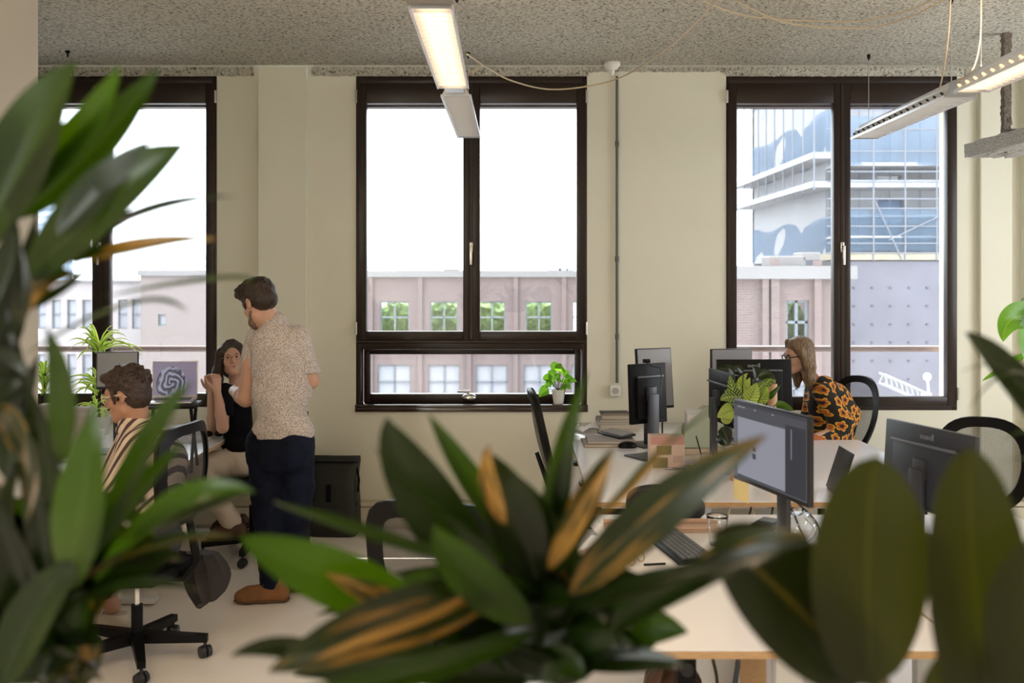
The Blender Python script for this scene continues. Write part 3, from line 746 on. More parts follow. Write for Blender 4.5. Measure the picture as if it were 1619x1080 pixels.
# ================================================================== furniture
DT = 0.74
def desk(x0, x1, y0, y1, label, leg_x=None, group='white desks of the benches', panel=False):
    t = empty('desk', ((x0+x1)/2, (y0+y1)/2, 0), label=label, cat='desk', group=group)
    hx, hy = (x1-x0)/2, (y1-y0)/2
    MB().box(-hx, hx, -hy, hy, DT-.004, DT).build('tabletop', M_desk, t)
    MB().box(-hx+.001, hx-.001, -hy+.001, hy-.001, DT-.026, DT-.004).build('plywood_core', M_edge, t)
    for s in (-1, 1):
        yy = s*(hy-.16)
        mb = MB().box(-.04, .04, yy-.03, yy+.03, .04, DT-.06, .004).box(-hx+.06, hx-.06, yy-.025, yy+.025, DT-.065, DT-.027, .003)
        mb.build('leg', M_steelw, t, True)
        MB().box(-hx+.10, hx-.10, yy-.035, yy+.035, .008, .04, .006).build('foot', M_steelw, t, True)
    MB().box(-.04, .04, -hy+.2, hy-.2, DT-.10, DT-.05).build('beam', M_steelw, t)
    return t
desk(.352, 1.262, 2.80, 4.37, 'nearest desk of the right bench with the black keyboard and drinking glass on it')
desk(1.272, 2.182, 2.80, 4.37, 'nearest desk at the right, under the dark monitor seen from behind')
desk(.352, 1.262, 4.62, 6.33, 'white desk with the notebooks, small keyboard and picture box, in front of the pier')
desk(1.272, 2.182, 4.62, 6.33, 'empty looking bright white desk in front of the woman in the floral sweater')
desk(-3.27, -1.852, 5.62, 7.0, 'white desk below the left window with the open laptop on it', group='white desks of the left bench')
desk(-2.53, -1.852, 4.0, 5.58, 'white desk in front of the man in the striped shirt', group='white desks of the left bench')
t = empty('low_cabinet', (.80, 6.70, 0), label='white low cabinet against the wall under the socket, stacked with books', cat='cabinet')
MB().box(-.448, .448, -.36, .36, .02, DT-.025, .004).build('body', M_steelw, t, True)
MB().box(-.45, .45, -.36, .36, DT-.025, DT, .003).build('top', M_desk, t, True)
for s in (-1, 1): MB().box(s*.225-.21, s*.225+.21, -.375, -.36, .06, DT-.05, .003).build('door', M_steelw, t, True)
# cross panel and screens under the benches
t = empty('desk_divider', (.745, 3.60, 0), label='tan wooden panel standing under the nearest desks', cat='panel')
MB().box(-.05, -.035, -.45, .45, .0, .71).build('side_edge', M_steelw, t); MB().box(-.035, .05, -.45, .45, .0, .71, .003).build('panel', M_edge, t)

# ---- office chair
def m_mesh():
    m = mat('chair_mesh', (0.02, 0.02, 0.022), .6); q = NT(m); tc = q.n('TexCoord'); sp = q.n('SeparateXYZ'); q.l(tc.outputs['Object'], sp.inputs[0])
    a = q.math('SINE', q.math('MULTIPLY', sp.outputs[0], 1100.0)); b = q.math('SINE', q.math('MULTIPLY', sp.outputs[2], 1100.0))
    k = q.math('GREATER_THAN', q.math('ADD', a, b), .15)
    tr = q.n('BsdfTransparent'); ms = q.n('MixShader'); q.l(q.math('MULTIPLY_ADD', k, .62) if False else q.math('ADD', q.math('MULTIPLY', k, .55), .18), ms.inputs[0])
    q.l(q.b.outputs[0], ms.inputs[1]); q.l(tr.outputs[0], ms.inputs[2]); q.l(ms.outputs[0], q.nt.nodes['Material Output'].inputs[0]); return m
M_mesh = m_mesh()
def office_chair(label, loc, rz, seat_z=.48, back=(.46, .56), back_z=.60, round_=.5, arms=True, lean=.10, spin=0.0, band=.045, curve=.06, group='black office chairs', mesh=None, baser=.32):
    t = empty('office_chair', (*loc, 0), rz, label, 'chair', group)
    mb = MB(); mb.lathe([(.034, .075), (.036, .10), (.030, .135)], 16)
    for i in range(5):
        a = spin+2*PI*i/5; c, s_ = math.cos(a), math.sin(a); M_ = Matrix.Rotation(a, 4, 'Z')
        v = [(.02, -.028, .085), (.02, .028, .085), (.02, .028, .135), (.02, -.028, .135), (baser, -.018, .075), (baser, .018, .075), (baser, .018, .108), (baser, -.018, .108)]
        mb.add([M_ @ Vector(p) for p in v], [(0, 1, 2, 3), (4, 7, 6, 5), (0, 4, 5, 1), (1, 5, 6, 2), (2, 6, 7, 3), (3, 7, 4, 0)])
    mb.build('star_base', M_black, t)
    for i in range(5):
        a = spin+2*PI*i/5; p = Vector((math.cos(a)*(baser-.012), math.sin(a)*(baser-.012), 0)); cb = a+1.2*i+.6
        ax = Vector((math.cos(cb), math.sin(cb), 0)); mb = MB()
        for s_ in (-1, 1):
            q0 = p+ax*s_*.006; q1 = p+ax*s_*.026
            mb.tube([(q0.x, q0.y, .030), (q1.x, q1.y, .030)], [.030, .026], 14)
        mb.tube([(p.x, p.y, .045), (p.x, p.y, .08)], .008, 8)
        mb.build('caster', M_dkgrey, t, True)
    MB().tube([(0, 0, .12), (0, 0, seat_z-.20)], .026, 14).build('column_sleeve', M_black, t, True)
    MB().tube([(0, 0, seat_z-.20), (0, 0, seat_z-.07)], .014, 12).build('gas_lift', M_chrome, t, True)
    MB().box(-.09, .09, -.13, .10, seat_z-.095, seat_z-.045, .012).tube([(.08, .02, seat_z-.075), (.24, .03, seat_z-.08)], .006, 6).build('mechanism', M_black, t, True)
    def sf(u, v):
        a = 2*PI*u; e = 4.0
        ca, sa = math.cos(a), math.sin(a); k = (abs(ca)**e+abs(sa)**e)**(-1/e)
        prof = [(0, .0), (.6, .0), (.93, -.006), (1, -.025), (.96, -.05), (.7, -.06), (0, -.06)][int(round(v*6))]
        return (.245*prof[0]*k*ca, .235*prof[0]*k*sa+.01, seat_z+prof[1]+.012*(1-prof[0])*(-1 if v < .5 else 0)-.03*max(0, sa*prof[0])**4)
    MB().grid(sf, 32, 6).build('seat', M_blackfab, t, True)
    bw, bh = back; n = 44; outl = []
    e = 2+ (1-round_)*4
    def bp(x, z):     # back surface position
        u = (z-back_z)/bh
        return Vector((x, -.235-lean*u-curve*.5*math.sin(u*PI)+curve*(abs(x)/(bw/2))**2*.9, z))
    for i in range(n):
        a = 2*PI*i/n; ca, sa = math.cos(a), math.sin(a); k = (abs(ca)**e+abs(sa)**e)**(-1/e)
        z = back_z+bh/2+bh/2*k*sa; wv = 1-.16*max(0, -(k*sa))       # a little narrower at the bottom
        outl.append((bw/2*k*ca*wv, z))
    zc = back_z+bh/2
    inner = [(x*(1-band*2/bw), zc+(z-zc)*(1-band*2/bh)) for x, z in outl]
    v, f = [], []
    for (x, z), (xi, zi) in zip(outl, inner):
        p, pi = bp(x, z), bp(xi, zi); o_ = Vector((0, .012, 0)); v += [p+o_, pi+o_, pi-o_, p-o_]
    for i in range(n):
        j = (i+1) % n
        for k in range(4): f.append((4*i+k, 4*i+(k+1) % 4, 4*j+(k+1) % 4, 4*j+k))
    MB().add(v, f).build('back_frame', M_black, t, True)
    m = len(inner); v = [bp(0, zc)]; f = []
    for r_ in range(1, 7):
        for (x, z) in inner: v.append(bp(x*r_/6*1.02, zc+(z-zc)*r_/6*1.02))
    for i in range(m): f.append((0, 1+i, 1+(i+1) % m))
    for r_ in range(5):
        for i in range(m): a = 1+r_*m+i; b = 1+r_*m+(i+1) % m; f.append((a, a+m, b+m, b))
    MB().add(v, f).build('back_mesh', mesh or M_mesh, t, 'all')
    p1, p2 = bp(0, back_z+.02), bp(0, back_z+bh*.42)
    MB().tube([(0, -.08, seat_z-.07), (0, -.24, seat_z-.06), (0, -.30, seat_z+.02), p1+Vector((0, -.02, 0)), p2+Vector((0, -.02, 0))], [.022, .022, .020, .018, .012], 10).build('back_support', M_black, t, True)
    if arms:
        for s_ in (-1, 1):
            mb = MB().tube([(s_*.16, -.02, seat_z-.06), (s_*.27, -.02, seat_z-.04), (s_*.285, -.02, seat_z+.05), (s_*.285, -.02, seat_z+.19)], [.016, .016, .018, .014], 10)
            a_ = mb.build('armrest', M_black, t, True)
            MB().box(s_*.285-.04, s_*.285+.04, -.13, .12, seat_z+.19, seat_z+.215, .010).build('arm_pad', M_black, a_, True)
    return t
office_chair('black mesh office chair seen from behind at the end of the near desk', (-.22, 3.78), math.radians(-14), seat_z=.46, back=(.50, .46), back_z=.545, round_=.20, band=.058, arms=False, spin=.4, curve=.04)
office_chair('slim black office chair in side view beside the left edge of the far desk', (.47, 5.62), math.radians(-90), seat_z=.47, back=(.46, .62), back_z=.53, round_=.75, lean=.16, arms=True, spin=.2)
office_chair('black office chair with rounded mesh back under the woman in the floral sweater', (2.06, 6.70), math.radians(122), seat_z=.48, back=(.42, .54), back_z=.55, round_=.85, arms=False, lean=.16)
office_chair('black office chair with pale see-through oval back, empty, right of the right window', (2.42, 5.15), math.radians(155), seat_z=.48, back=(.48, .50), back_z=.52, round_=.80, band=.055, lean=.05)
office_chair('black office chair under the man in the striped shirt', (-1.76, 4.63), math.radians(80), seat_z=.46, back=(.46, .46), back_z=.65, round_=.45, arms=False, spin=math.radians(-74), lean=.03)
office_chair('black office chair under the seated woman in the black T-shirt', (-1.68, 6.38), math.radians(100), seat_z=.515, back=(.40, .30), back_z=.60, round_=.5, arms=False, spin=.5)

# ---- monitors
def m_screen(name, base, fn):
    m = mat(name, (.01, .01, .012), .25); q = NT(m); tc = q.n('TexCoord'); sp = q.n('SeparateXYZ'); q.l(tc.outputs['Generated'], sp.inputs[0]); fn(q, sp); return m
def rect_mask(q, X, Z, a, b, c, d):
    return q.math('MULTIPLY', q.math('MULTIPLY', q.math('GREATER_THAN', X, a), q.math('LESS_THAN', X, b)), q.math('MULTIPLY', q.math('GREATER_THAN', Z, c), q.math('LESS_THAN', Z, d)))
def scr_design(q, sp):
    X, Z = q.math('SUBTRACT', 1.0, sp.outputs[0]), sp.outputs[2]; col = None
    base = (.085, .09, .105)
    c = q.mix(rect_mask(q, X, Z, .06, .73, .04, .80), base, (.33, .335, .40))
    c = q.mix(rect_mask(q, X, Z, .73, .99, .02, .86), c, (.045, .047, .058))
    c = q.mix(rect_mask(q, X, Z, .0, .055, .0, .80), c, (.16, .16, .19))
    c = q.mix(rect_mask(q, X, Z, .0, 1.0, .955, 1.0), c, (.06, .06, .075))
    for (a, b) in ((.06, .12), (.13, .17), (.30, .33), (.55, .58)): c = q.mix(rect_mask(q, X, Z, a, b, .925, .945), c, (.30, .30, .32))
    for (z0, z1) in ((.40, .46), (.30, .37)): c = q.mix(rect_mask(q, X, Z, .28, .33, z0, z1), c, (.08, .08, .10))
    c = q.mix(rect_mask(q, X, Z, .80, .815, .45, .82), c, (.22, .22, .27)); c = q.mix(rect_mask(q, X, Z, .62, .73, .80, .815), c, (.12, .12, .15))
    q.l(c, q.b.inputs['Emission Color']); q.b.inputs['Emission Strength'].default_value = .72
    q.l(q.mix(0.0, (.01, .01, .012), (0, 0, 0)), q.b.inputs['Base Color'])
M_scr_design = m_screen('design_software_screen', None, scr_design)
def scr_swirl(q, sp):
    X, Z = sp.outputs[0], sp.outputs[2]
    dx = q.math('SUBTRACT', X, .42); dz = q.math('SUBTRACT', Z, .34)
    cb = q.n('CombineXYZ'); q.l(q.math('MULTIPLY', dx, 1.5), cb.inputs[0]); q.l(dz, cb.inputs[1])
    ln = q.n('VectorMath', 'LENGTH'); q.l(cb.outputs[0], ln.inputs[0])
    ang = q.math('ARCTAN2', dz, dx); nz = q.n('TexNoise', i_Scale=3.0, i_Detail=1.0); q.l(cb.outputs[0], nz.inputs['Vector']); ang = q.math('ADD', ang, q.math('MULTIPLY', nz.outputs['Fac'], 7.0))
    w = q.math('SINE', q.math('ADD', q.math('MULTIPLY', ln.outputs['Value'], 34.0), q.math('MULTIPLY', ang, 2.0)))
    inside = q.math('MULTIPLY', q.math('LESS_THAN', ln.outputs['Value'], .52), 1.0)
    c = q.ramp(q.math('MULTIPLY', q.math('ADD', w, 1.0), .5), [(0, (.02, .02, .035)), (.6, (.10, .10, .15)), (1, (.24, .25, .34))])
    c = q.mix(inside, (.16, .13, .19), c); q.l(c, q.b.inputs['Emission Color']); q.b.inputs['Emission Strength'].default_value = 1.0
M_scr_swirl = m_screen('swirl_wallpaper_screen', None, scr_swirl)
M_scr_off = mat('switched_off_screen', (.006, .006, .008), .12)
def monitor(name, label, loc, rz, w=.54, h=.325, zc=1.11, tilt=0.0, screen=None, base=True, cat='monitor', body=None, desk_z=DT, hump=True, logo=False, mark=None):
    """local +Y is the screen side; rz turns it; loc is the stand position on the desk"""
    t = empty(name, (*loc, desk_z), rz, label, cat)
    z = zc-desk_z; Mx = Matrix.Translation((0, 0, z)) @ Matrix.Rotation(tilt, 4, 'X')
    body = body or M_black
    mb = MB().box(-w/2, w/2, .02, .045, -h/2, h/2, .004, M=Mx)
    if hump: mb.box(-w*.36, w*.36, .0, .022, -h*.42, h*.28, .006, M=Mx)
    mb.build('panel', body, t, True)
    MB().box(-w/2+.006, w/2-.006, .0448, .0462, -h/2+.016, h/2-.006, M=Mx).build('screen', screen or M_scr_off, t)
    if hump: MB().box(-w*.36, w*.36, -.012, .003, h*.265, h*.30, .004, M=Mx).build('vent_ledge', mat('ledge_grey', (.10, .11, .13), .35), t, True)
    if logo:
        mb = MB(); x = .055
        for i, (a, hh) in enumerate(((.012, .024), (.008, .015), (.009, .015), (.009, .015), (.009, .015), (.008, .015))):
            mb.box(-.02+.16*(w/.54)*0+x-a, x-.02, .0185, .0202, h*.345, h*.345+hh, M=Mx); x -= a+.004
        mb.build('logo', mat('logo_grey', (.16, .17, .19), .4), t)
    if base:
        mb = MB().box(-.035, .035, -.035, -.012, .008, z, .004)
        mb.box(-.03, .03, -.02, .02, z-.04, z+.04, .004, M=None); mb.build('stand', mat('stand_grey', (.035, .037, .045), .4), t, True)
        MB().box(-.12, .12, -.11, .10, 0, .008, .003).build('base_plate', mat('stand_grey', (.1, .1, .1), .4), t, True)
    return t
# screen facing the camera on the near desk
A, B = Vector((.905, 4.13, 0)), Vector((1.057, 3.60, 0))
mid = (A+B)/2; ang = math.atan2((B-A).y, (B-A).x)
# local +X runs from right (near) to left so that +Y faces the viewer side
d1 = Matrix.Rotation(ang+PI, 3, 'Z') @ Vector((0, 1, 0))
monitor('computer_monitor', 'dark monitor showing a grey design program, facing left on the near desk', (mid.x-d1.x*.045, mid.y-d1.y*.045), ang+PI, .555, .33, 1.115, 0, M_scr_design, hump=False, body=M_dkgrey)
MB_note = empty('sticky_note', (0, 0, 0), label='pale yellow sticky note hanging under the lit monitor', cat='note')
pp = P(1160, 757, 4.08); p2 = P(1183, 765, 4.02)
MB().add([pp, p2, p2+Vector((.0, -.01, -.078)), pp+Vector((0, -.01, -.078)), pp+Vector((0, .0015, 0)), p2+Vector((0, .0015, 0)), p2+Vector((0, -.0085, -.078)), pp+Vector((0, -.0085, -.078))], [(0, 1, 2, 3), (7, 6, 5, 4), (0, 4, 5, 1), (1, 5, 6, 2), (2, 6, 7, 3), (3, 7, 4, 0)]).build('paper', mat('yellow_note', (.70, .58, .28), .8), MB_note)
# monitor from behind at the right
A, B = Vector((1.545, 4.15, 0)), Vector((1.69, 3.70, 0)); mid = (A+B)/2; ang = math.atan2((B-A).y, (B-A).x)
d1 = Matrix.Rotation(ang, 3, 'Z') @ Vector((0, 1, 0))
monitor('computer_monitor', 'grey monitor seen from behind, ledge on its back, at the right of the near desks', (mid.x-d1.x*.02, mid.y-d1.y*.02), ang, .50, .33, 1.03, math.radians(-4), None, body=mat('monitor_back_grey', (.030, .033, .042), .38), logo=True)
# black monitor with webcam on the far left desk, seen from behind
mA = monitor('computer_monitor', 'black upright monitor seen from behind with a webcam on top, behind the picture box', (PXX(1029, 5.75), 5.75), math.radians(30), .26, .345, 1.155-.05, math.radians(-3), None)
t = empty('webcam', (*P(1022, 571, 5.75),), label='small black webcam clipped on the black upright monitor', cat='webcam')
MB().box(-.022, .022, -.012, .014, -.010, .012, .004).lathe([(.008, -.02), (.010, -.012)], 12, (0, 0, 0), 'Y').build('camera_body', M_black, t, True)
MB().tube([(0, 0, -.008), (.03, .0, -.03), (.075, -.01, -.035), (.085, -.03, -.09), (.075, -.05, -.16)], .0035, 6).build('cable', M_cableb, t, True)
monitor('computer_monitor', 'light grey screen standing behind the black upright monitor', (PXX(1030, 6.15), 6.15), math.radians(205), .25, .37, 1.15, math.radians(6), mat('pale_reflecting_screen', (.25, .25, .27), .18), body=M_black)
# far right desk
monitor('computer_monitor', 'wide black monitor seen from behind in front of the woman in the floral sweater', (PXX(1195, 5.95), 5.95), math.radians(3), .455, .31, 1.13, math.radians(-5), None, body=M_black, logo=True)
monitor('computer_monitor', 'dark monitor seen edge on beside the variegated plant', (PXX(1135, 5.35), 5.35), math.radians(-82), .42, .28, 1.13, 0, None, body=M_black)
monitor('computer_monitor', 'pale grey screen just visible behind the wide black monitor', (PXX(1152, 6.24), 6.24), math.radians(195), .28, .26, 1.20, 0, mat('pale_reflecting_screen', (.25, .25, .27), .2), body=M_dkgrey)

# ---- laptops
def keys_deck(mb, x0, x1, y0, y1, z, nx, ny, h=.003, gap=.16):
    for j in range(ny):
        for i in range(nx):
            a = x0+(x1-x0)*i/nx; b = x0+(x1-x0)*(i+1)/nx; c = y0+(y1-y0)*j/ny; d = y0+(y1-y0)*(j+1)/ny
            g = (b-a)*gap; mb.box(a+g/2, b-g/2, c+g/2, d-g/2, z, z+h)
    return mb
def laptop(label, loc, z, rz, screen, open_=105, w=.32, d=.22, stand=False, body=M_alu, tip=0.0):
    t = empty('laptop', (*loc, z), rz, label, 'laptop'); t.rotation_euler = (tip, 0, rz)
    MB().box(-w/2, w/2, -d, 0, 0, .012, .003).build('deck', body, t, True)
    keys_deck(MB(), -w/2+.02, w/2-.02, -d*.55, -.02, .012, 13, 5, .002).build('keyboard', M_dkgrey, t)
    MB().box(-.05, .05, -d+.012, -d*.62, .012, .0128).build('touchpad', M_alu, t)
    Mx = Matrix.Translation((0, 0, .012)) @ Matrix.Rotation(math.radians(open_-90), 4, 'X').inverted()
    MB().box(-w/2, w/2, 0, .006, 0, d, .002, M=Mx).build('lid', body, t, True)
    MB().box(-w/2+.005, w/2-.005, -.0012, .0002, .012, d-.005, M=Mx).build('screen', screen, t)
    return t
lp = P(268, 634, 5.35); lz = PZ(634, 5.35)
laptop('open laptop with a swirl wallpaper, raised on a stand before the left window', (PXX(276, 5.45), 5.45), PZ(632, 5.45), math.radians(9), M_scr_swirl, 98, .24, .20, body=M_alu)
t = empty('laptop_stand', (PXX(278, 5.42), 5.42, DT), math.radians(9), 'black folding stand under the open laptop', 'stand')
zt = PZ(632, 5.45)-DT
MB().box(-.14, .14, -.22, .01, zt-.02, zt-.003, .004).build('tray', M_black, t, True)
for s_ in (-1, 1):
    MB().tube([(s_*.11, -.20, zt-.015), (s_*.11, .02, .01)], .009, 8).build('leg', M_black, t, True)
    MB().tube([(s_*.11, -.02, zt-.015), (s_*.11, -.20, .01)], .009, 8).build('leg', M_black, t, True)
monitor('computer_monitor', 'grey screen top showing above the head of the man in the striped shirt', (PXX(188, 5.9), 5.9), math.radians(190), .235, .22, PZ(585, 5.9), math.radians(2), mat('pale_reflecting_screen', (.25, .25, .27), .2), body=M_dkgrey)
laptop('thin half-open laptop seen edge on at the near edge of the far desk', (PXX(1318, 4.78), 4.78), DT, math.radians(88), M_scr_off, 72, .24, .21, body=M_dkgrey)

# ---- keyboards and mice
def keyboard(label, loc, rz, w=.44, d=.15, body=M_black, key=M_dkgrey, z=DT, nx=17, ny=6, tip=.06):
    t = empty('keyboard', (*loc, z), rz, label, 'keyboard'); t.rotation_euler = (tip, 0, rz)
    MB().box(-w/2, w/2, -d/2, d/2, .004, .018, .006).build('case', body, t, True)
    keys_deck(MB(), -w/2+.012, w/2-.012, -d/2+.02, d/2-.01, .018, nx, ny, .007, .16).build('keys', key, t)
    return t
kc = Vector((PXX(1072, 3.53), 3.53, 0))
keyboard('large black keyboard on the near desk beside the drinking glass', (PXX(1070, 3.84), 3.84), math.radians(-79), w=.44, d=.15, key=mat('key_grey', (.09, .095, .105), .4))
keyboard('small grey keyboard resting on the notebooks on the far desk', (PXX(974, 6.28), 6.26), math.radians(-60), w=.25, d=.125, body=M_dkgrey, key=mat('pale_keys', (.38, .38, .38), .5), z=DT+.04, nx=12, ny=5, tip=.10)
t = empty('computer_mouse', (PXX(992, 6.05), 6.05, DT), 0, 'black computer mouse at the end of the notebook stack', 'mouse')
MB().ball((0, 0, .008), (.058, .036, .032), 16, 10).build('mouse_shell', M_black, t, True)

# ---- books, notebooks, papers
def book(label, c, w, d, h, z, rz, col, pages=(.62, .56, .45), name='book', group=None, cat='book'):
    t = empty(name, (c[0], c[1], z), rz, label, cat, group)
    cm = mat('cover_%s' % '_'.join('%d' % (k*255) for k in col), col, .6)
    MB().box(-w/2, w/2, -d/2, d/2, 0, .0025).box(-w/2, w/2, -d/2, d/2, h-.0025, h).box(-w/2, -w/2+.003, -d/2, d/2, 0, h).build('cover', cm, t)
    MB().box(-w/2+.004, w/2-.005, -d/2+.004, d/2-.004, .0026, h-.0026).build('pages', mat('pages_%d' % int(pages[0]*100), pages, .85), t)
    return t
bx = (PXX(975, 6.78), 6.72)
z = DT
for i, (w, d, h, col, lab, rz, dx) in enumerate((
        (.27, .21, .022, (.62, .60, .56), 'white bottom book of the stack under the wall socket', 0, .0),
        (.26, .21, .030, (.50, .42, .33), 'beige book second from the bottom of the stack under the wall socket', .03, .0),
        (.27, .20, .014, (.60, .60, .62), 'thin grey book in the middle of the stack under the wall socket', -.03, -.01),
        (.25, .20, .018, (.30, .28, .24), 'dark magazine above the thin grey book under the wall socket', .05, -.01),
        (.24, .19, .026, (.50, .38, .30), 'tan book second from the top of the stack under the wall socket', -.02, .01),
        (.19, .13, .012, (.06, .05, .045), 'dark notebook on top of the stack under the wall socket', .06, -.02))):
    book(lab, (bx[0]+dx, bx[1]), w, d, h, z, rz, col, group='books stacked under the wall socket'); z += h+.0005
z = DT
for i, (w, d, h, col, lab, rz) in enumerate(((.32, .24, .020, (.25, .16, .10), 'brown notebook at the bottom under the small keyboard', .02), (.29, .23, .017, (.30, .26, .24), 'grey brown notebook lying directly under the small keyboard', -.02))):
    book(lab, (PXX(962, 6.15)+.01*i, 6.17), w, d, h, z, rz, col, name='notebook', group='notebooks under the small keyboard'); z += h+.0005
t = empty('open_magazine', (PXX(935, 6.75), 6.70, DT), .5, 'crumpled white open magazine beside the book stack on the cabinet', 'magazine')
def mg(u, v): x = -.13+.26*u; return (x, -.09+.18*v, .012+.02*abs(math.sin(u*PI*2))+.008*math.sin(v*5+u*3))
MB().grid(mg, 16, 8).build('pages', M_paper, t, True)
M_papers = mat('grey_white_paper', (.66, .66, .68), .8)
def sheet(label, c, w, d, rz, m=M_paper, z=DT, h=.0015, name='paper_sheet', cat='paper', curl=.0):
    t = tag(MB().grid(lambda u, v: (-w/2+w*u, -d/2+d*v, h+curl*(u**3)+.002*math.sin(u*6+v*4)), 10, 10).build(name, m, None, True), label, cat)
    md = t.modifiers.new('thick', 'SOLIDIFY'); md.thickness = .0012
    t.location = (c[0], c[1], z); t.rotation_euler = (0, 0, rz); return t
# picture box with the two printed views
t = empty('picture_box', (PXX(1053, 5.45), 5.45, DT), math.radians(2), 'pink and cream printed box with two small landscape pictures, standing on the far desk', 'box')
bw, bd, bh = .185, .10, .175
MB().box(-bw/2, bw/2, -bd/2, bd/2, 0, bh, .002).build('carton', mat('cream_pink_card', (.62, .47, .39), .7), t, True)
MB().box(-bw/2+.001, bw/2-.001, -bd/2-.0015, -bd/2, bh-.045, bh-.001).build('pink_band', mat('dusty_pink', (.50, .26, .23), .7), t)
M_pic = mat('landscape_print', (.2, .2, .1), .6); q = NT(M_pic); tc = q.n('TexCoord'); no = q.n('TexNoise', i_Scale=14.0, i_Detail=5.0); q.l(tc.outputs['Generated'], no.inputs['Vector'])
q.l(q.ramp(no.outputs['Fac'], [(.30, (.06, .05, .02)), (.46, (.22, .17, .06)), (.58, (.14, .15, .05)), (.70, (.55, .45, .30))]), q.b.inputs['Base Color'])
MB().box(-.060, .020, -bd/2-.0022, -bd/2, .075, .125).build('upper_picture', M_pic, t)
MB().box(-.082, .0, -bd/2-.0022, -bd/2, .004, .060).build('lower_picture', M_pic, t)
MB().box(.030, .085, -bd/2-.0020, -bd/2, .030, .070).build('side_picture', mat('side_print', (.45, .33, .27), .7), t)
sheet('lilac printed magazine lying flat in front of the picture box', (PXX(1075, 5.53), 5.50), .235, .26, .1, mat('lilac_print', (.40, .34, .40), .45, var=.25, vscale=25), name='magazine', cat='magazine', h=.004)
book('flat tan box lying beside the picture box', (PXX(1098, 5.75), 5.75), .30, .20, .03, DT, .05, (.50, .36, .25), name='flat_box', cat='box')
# lamp arm sticking up behind the screens
t = empty('desk_lamp', (PXX(1046, 6.30), 6.27, DT), 0, 'small olive clip lamp with a ring rising behind the grey screen', 'lamp')
MB().tube([(0, 0, .0), (0, 0, .38)], .006, 8).build('pole', M_dkgrey, t, True); MB().lathe([(.05, 0), (.05, .012), (.0, .014)], 18).build('base', M_dkgrey, t, True)
MB().lathe([(.006, .44), (.018, .42), (.045, .375), (.042, .375), (.0, .40)], 14).build('shade', mat('olive_metal', (.20, .20, .10), .4), t, True)
MB().tube([(.014+.018*math.cos(a), 0, .455+.018*math.sin(a)) for a in [2*PI*i/14 for i in range(14)]], .0022, 6, closed=True).build('ring', M_chrome, t, True)
# file holders in pale green plastic
M_file = mat('pale_green_plastic', (.50, .55, .44), .4, trans=.25)
t = empty('file_holder', (PXX(1107, 6.1), 6.08, DT), 0, 'pale green translucent magazine file holder full of papers, left of the monitors', 'file holder')
mb = MB()
for s_ in (-1, 1): mb.prism([(-.11, 0), (.13, 0), (.13, .235), (.02, .25), (-.11, .12)], s_*.055, s_*.055+.003, 'Y')
mb.box(-.11, .13, -.055, .055, 0, .003).box(.127, .13, -.055, .055, 0, .235); mb.build('case', M_file, t)
for i in range(6): MB().box(-.09, .125, -.045+.016*i, -.040+.016*i, .004, .20+.012*(i % 3)).build('document', M_papers, t)
# pen holder and clutter
t = empty('pen_holder', (PXX(1117, 5.35), 5.35, DT), 0, 'glass pen holder with a yellow label left of the leafy plant', 'pen holder')
MB().lathe([(.0, .002), (.034, .002), (.036, .09), (.033, .09), (.031, .006)], 24).build('cup', mat('frosted_glass', (.6, .6, .55), .25, trans=.5), t, True)
MB().box(-.02, .015, -.0375, -.035, .02, .06).build('label', mat('yellow_label', (.60, .45, .12), .7), t)
for i, (a, b, c_) in enumerate(((-.02, .03, .18), (.015, -.03, .17), (.03, .04, .16))): MB().tube([(a*.4, b*.2, .01), (a*2.5, b, c_)], .0035, 6).build('pen', (M_black, mat('blue_pen', (.05, .1, .35), .4), mat('red_pen', (.35, .06, .04), .4))[i], t, True)
t = empty('eyeglasses', (PXX(1092, 5.3), 5.25, DT+.012), .5, 'folded dark eyeglasses lying beside the pen holder', 'glasses')
mb = MB()
for s_ in (-1, 1): mb.tube([(s_*.032+.024*math.cos(a), 0, .02+.018*math.sin(a)) for a in [2*PI*i/16 for i in range(16)]], .002, 6, closed=True); mb.tube([(s_*.056, 0, .02), (s_*.05, .10, .01)], .002, 6)
mb.tube([(-.008, 0, .022), (.008, 0, .022)], .002, 6); mb.build('spectacle_frame', M_black, t, True)

# ---- near desk items
t = empty('drinking_glass', (PXX(1131, 3.92), 3.88, DT), 0, 'clear ribbed drinking glass on the near desk', 'glass')
def gl(u, v):
    a = 2*PI*u; r = .030+.013*v**1.2; r *= 1+.02*math.cos(a*10)*(1 if v < .55 else 0); return (r*math.cos(a), r*math.sin(a), .002+.115*v)
g_ = MB().grid(gl, 60, 10)
g_.lathe([(0, .003), (.03, .003), (.028, .010), (0, .012)], 24)
M_realglass = mat('tumbler_glass', (.95, .97, .96), .02, trans=1.0)
o = g_.build('tumbler', M_realglass, t, True); sm = o.modifiers.new('wall', 'SOLIDIFY'); sm.thickness = .0025
t = empty('glass_vase', (PXX(1263, 3.95), 3.93, DT), 0, 'clear round glass bowl vase beside the foot of the lit monitor', 'vase')
o = MB().lathe([(.0, .002), (.03, .002), (.056, .025), (.064, .055), (.055, .088), (.034, .104), (.036, .112)], 32).build('bowl', M_realglass, t, True); o.modifiers.new('wall', 'SOLIDIFY').thickness = .003
t = empty('desk_phone', (PXX(1216, 4.1), 4.14, DT), math.radians(-35), 'black card terminal lying on the near desk left of the monitor foot', 'device')
MB().box(-.045, .045, -.075, .075, 0, .028, .008).build('case', M_black, t, True); MB().box(-.032, .032, -.01, .055, .028, .0295).build('display', mat('display_grey', (.06, .06, .055), .3), t)
sheet('white sheet lying at the back left corner of the near desk', (PXX(985, 4.2), 4.16), .28, .30, .15)
sheet('second white sheet overlapping the first at the left edge of the near desk', (PXX(965, 3.9), 3.86), .22, .28, -.3, curl=.03)
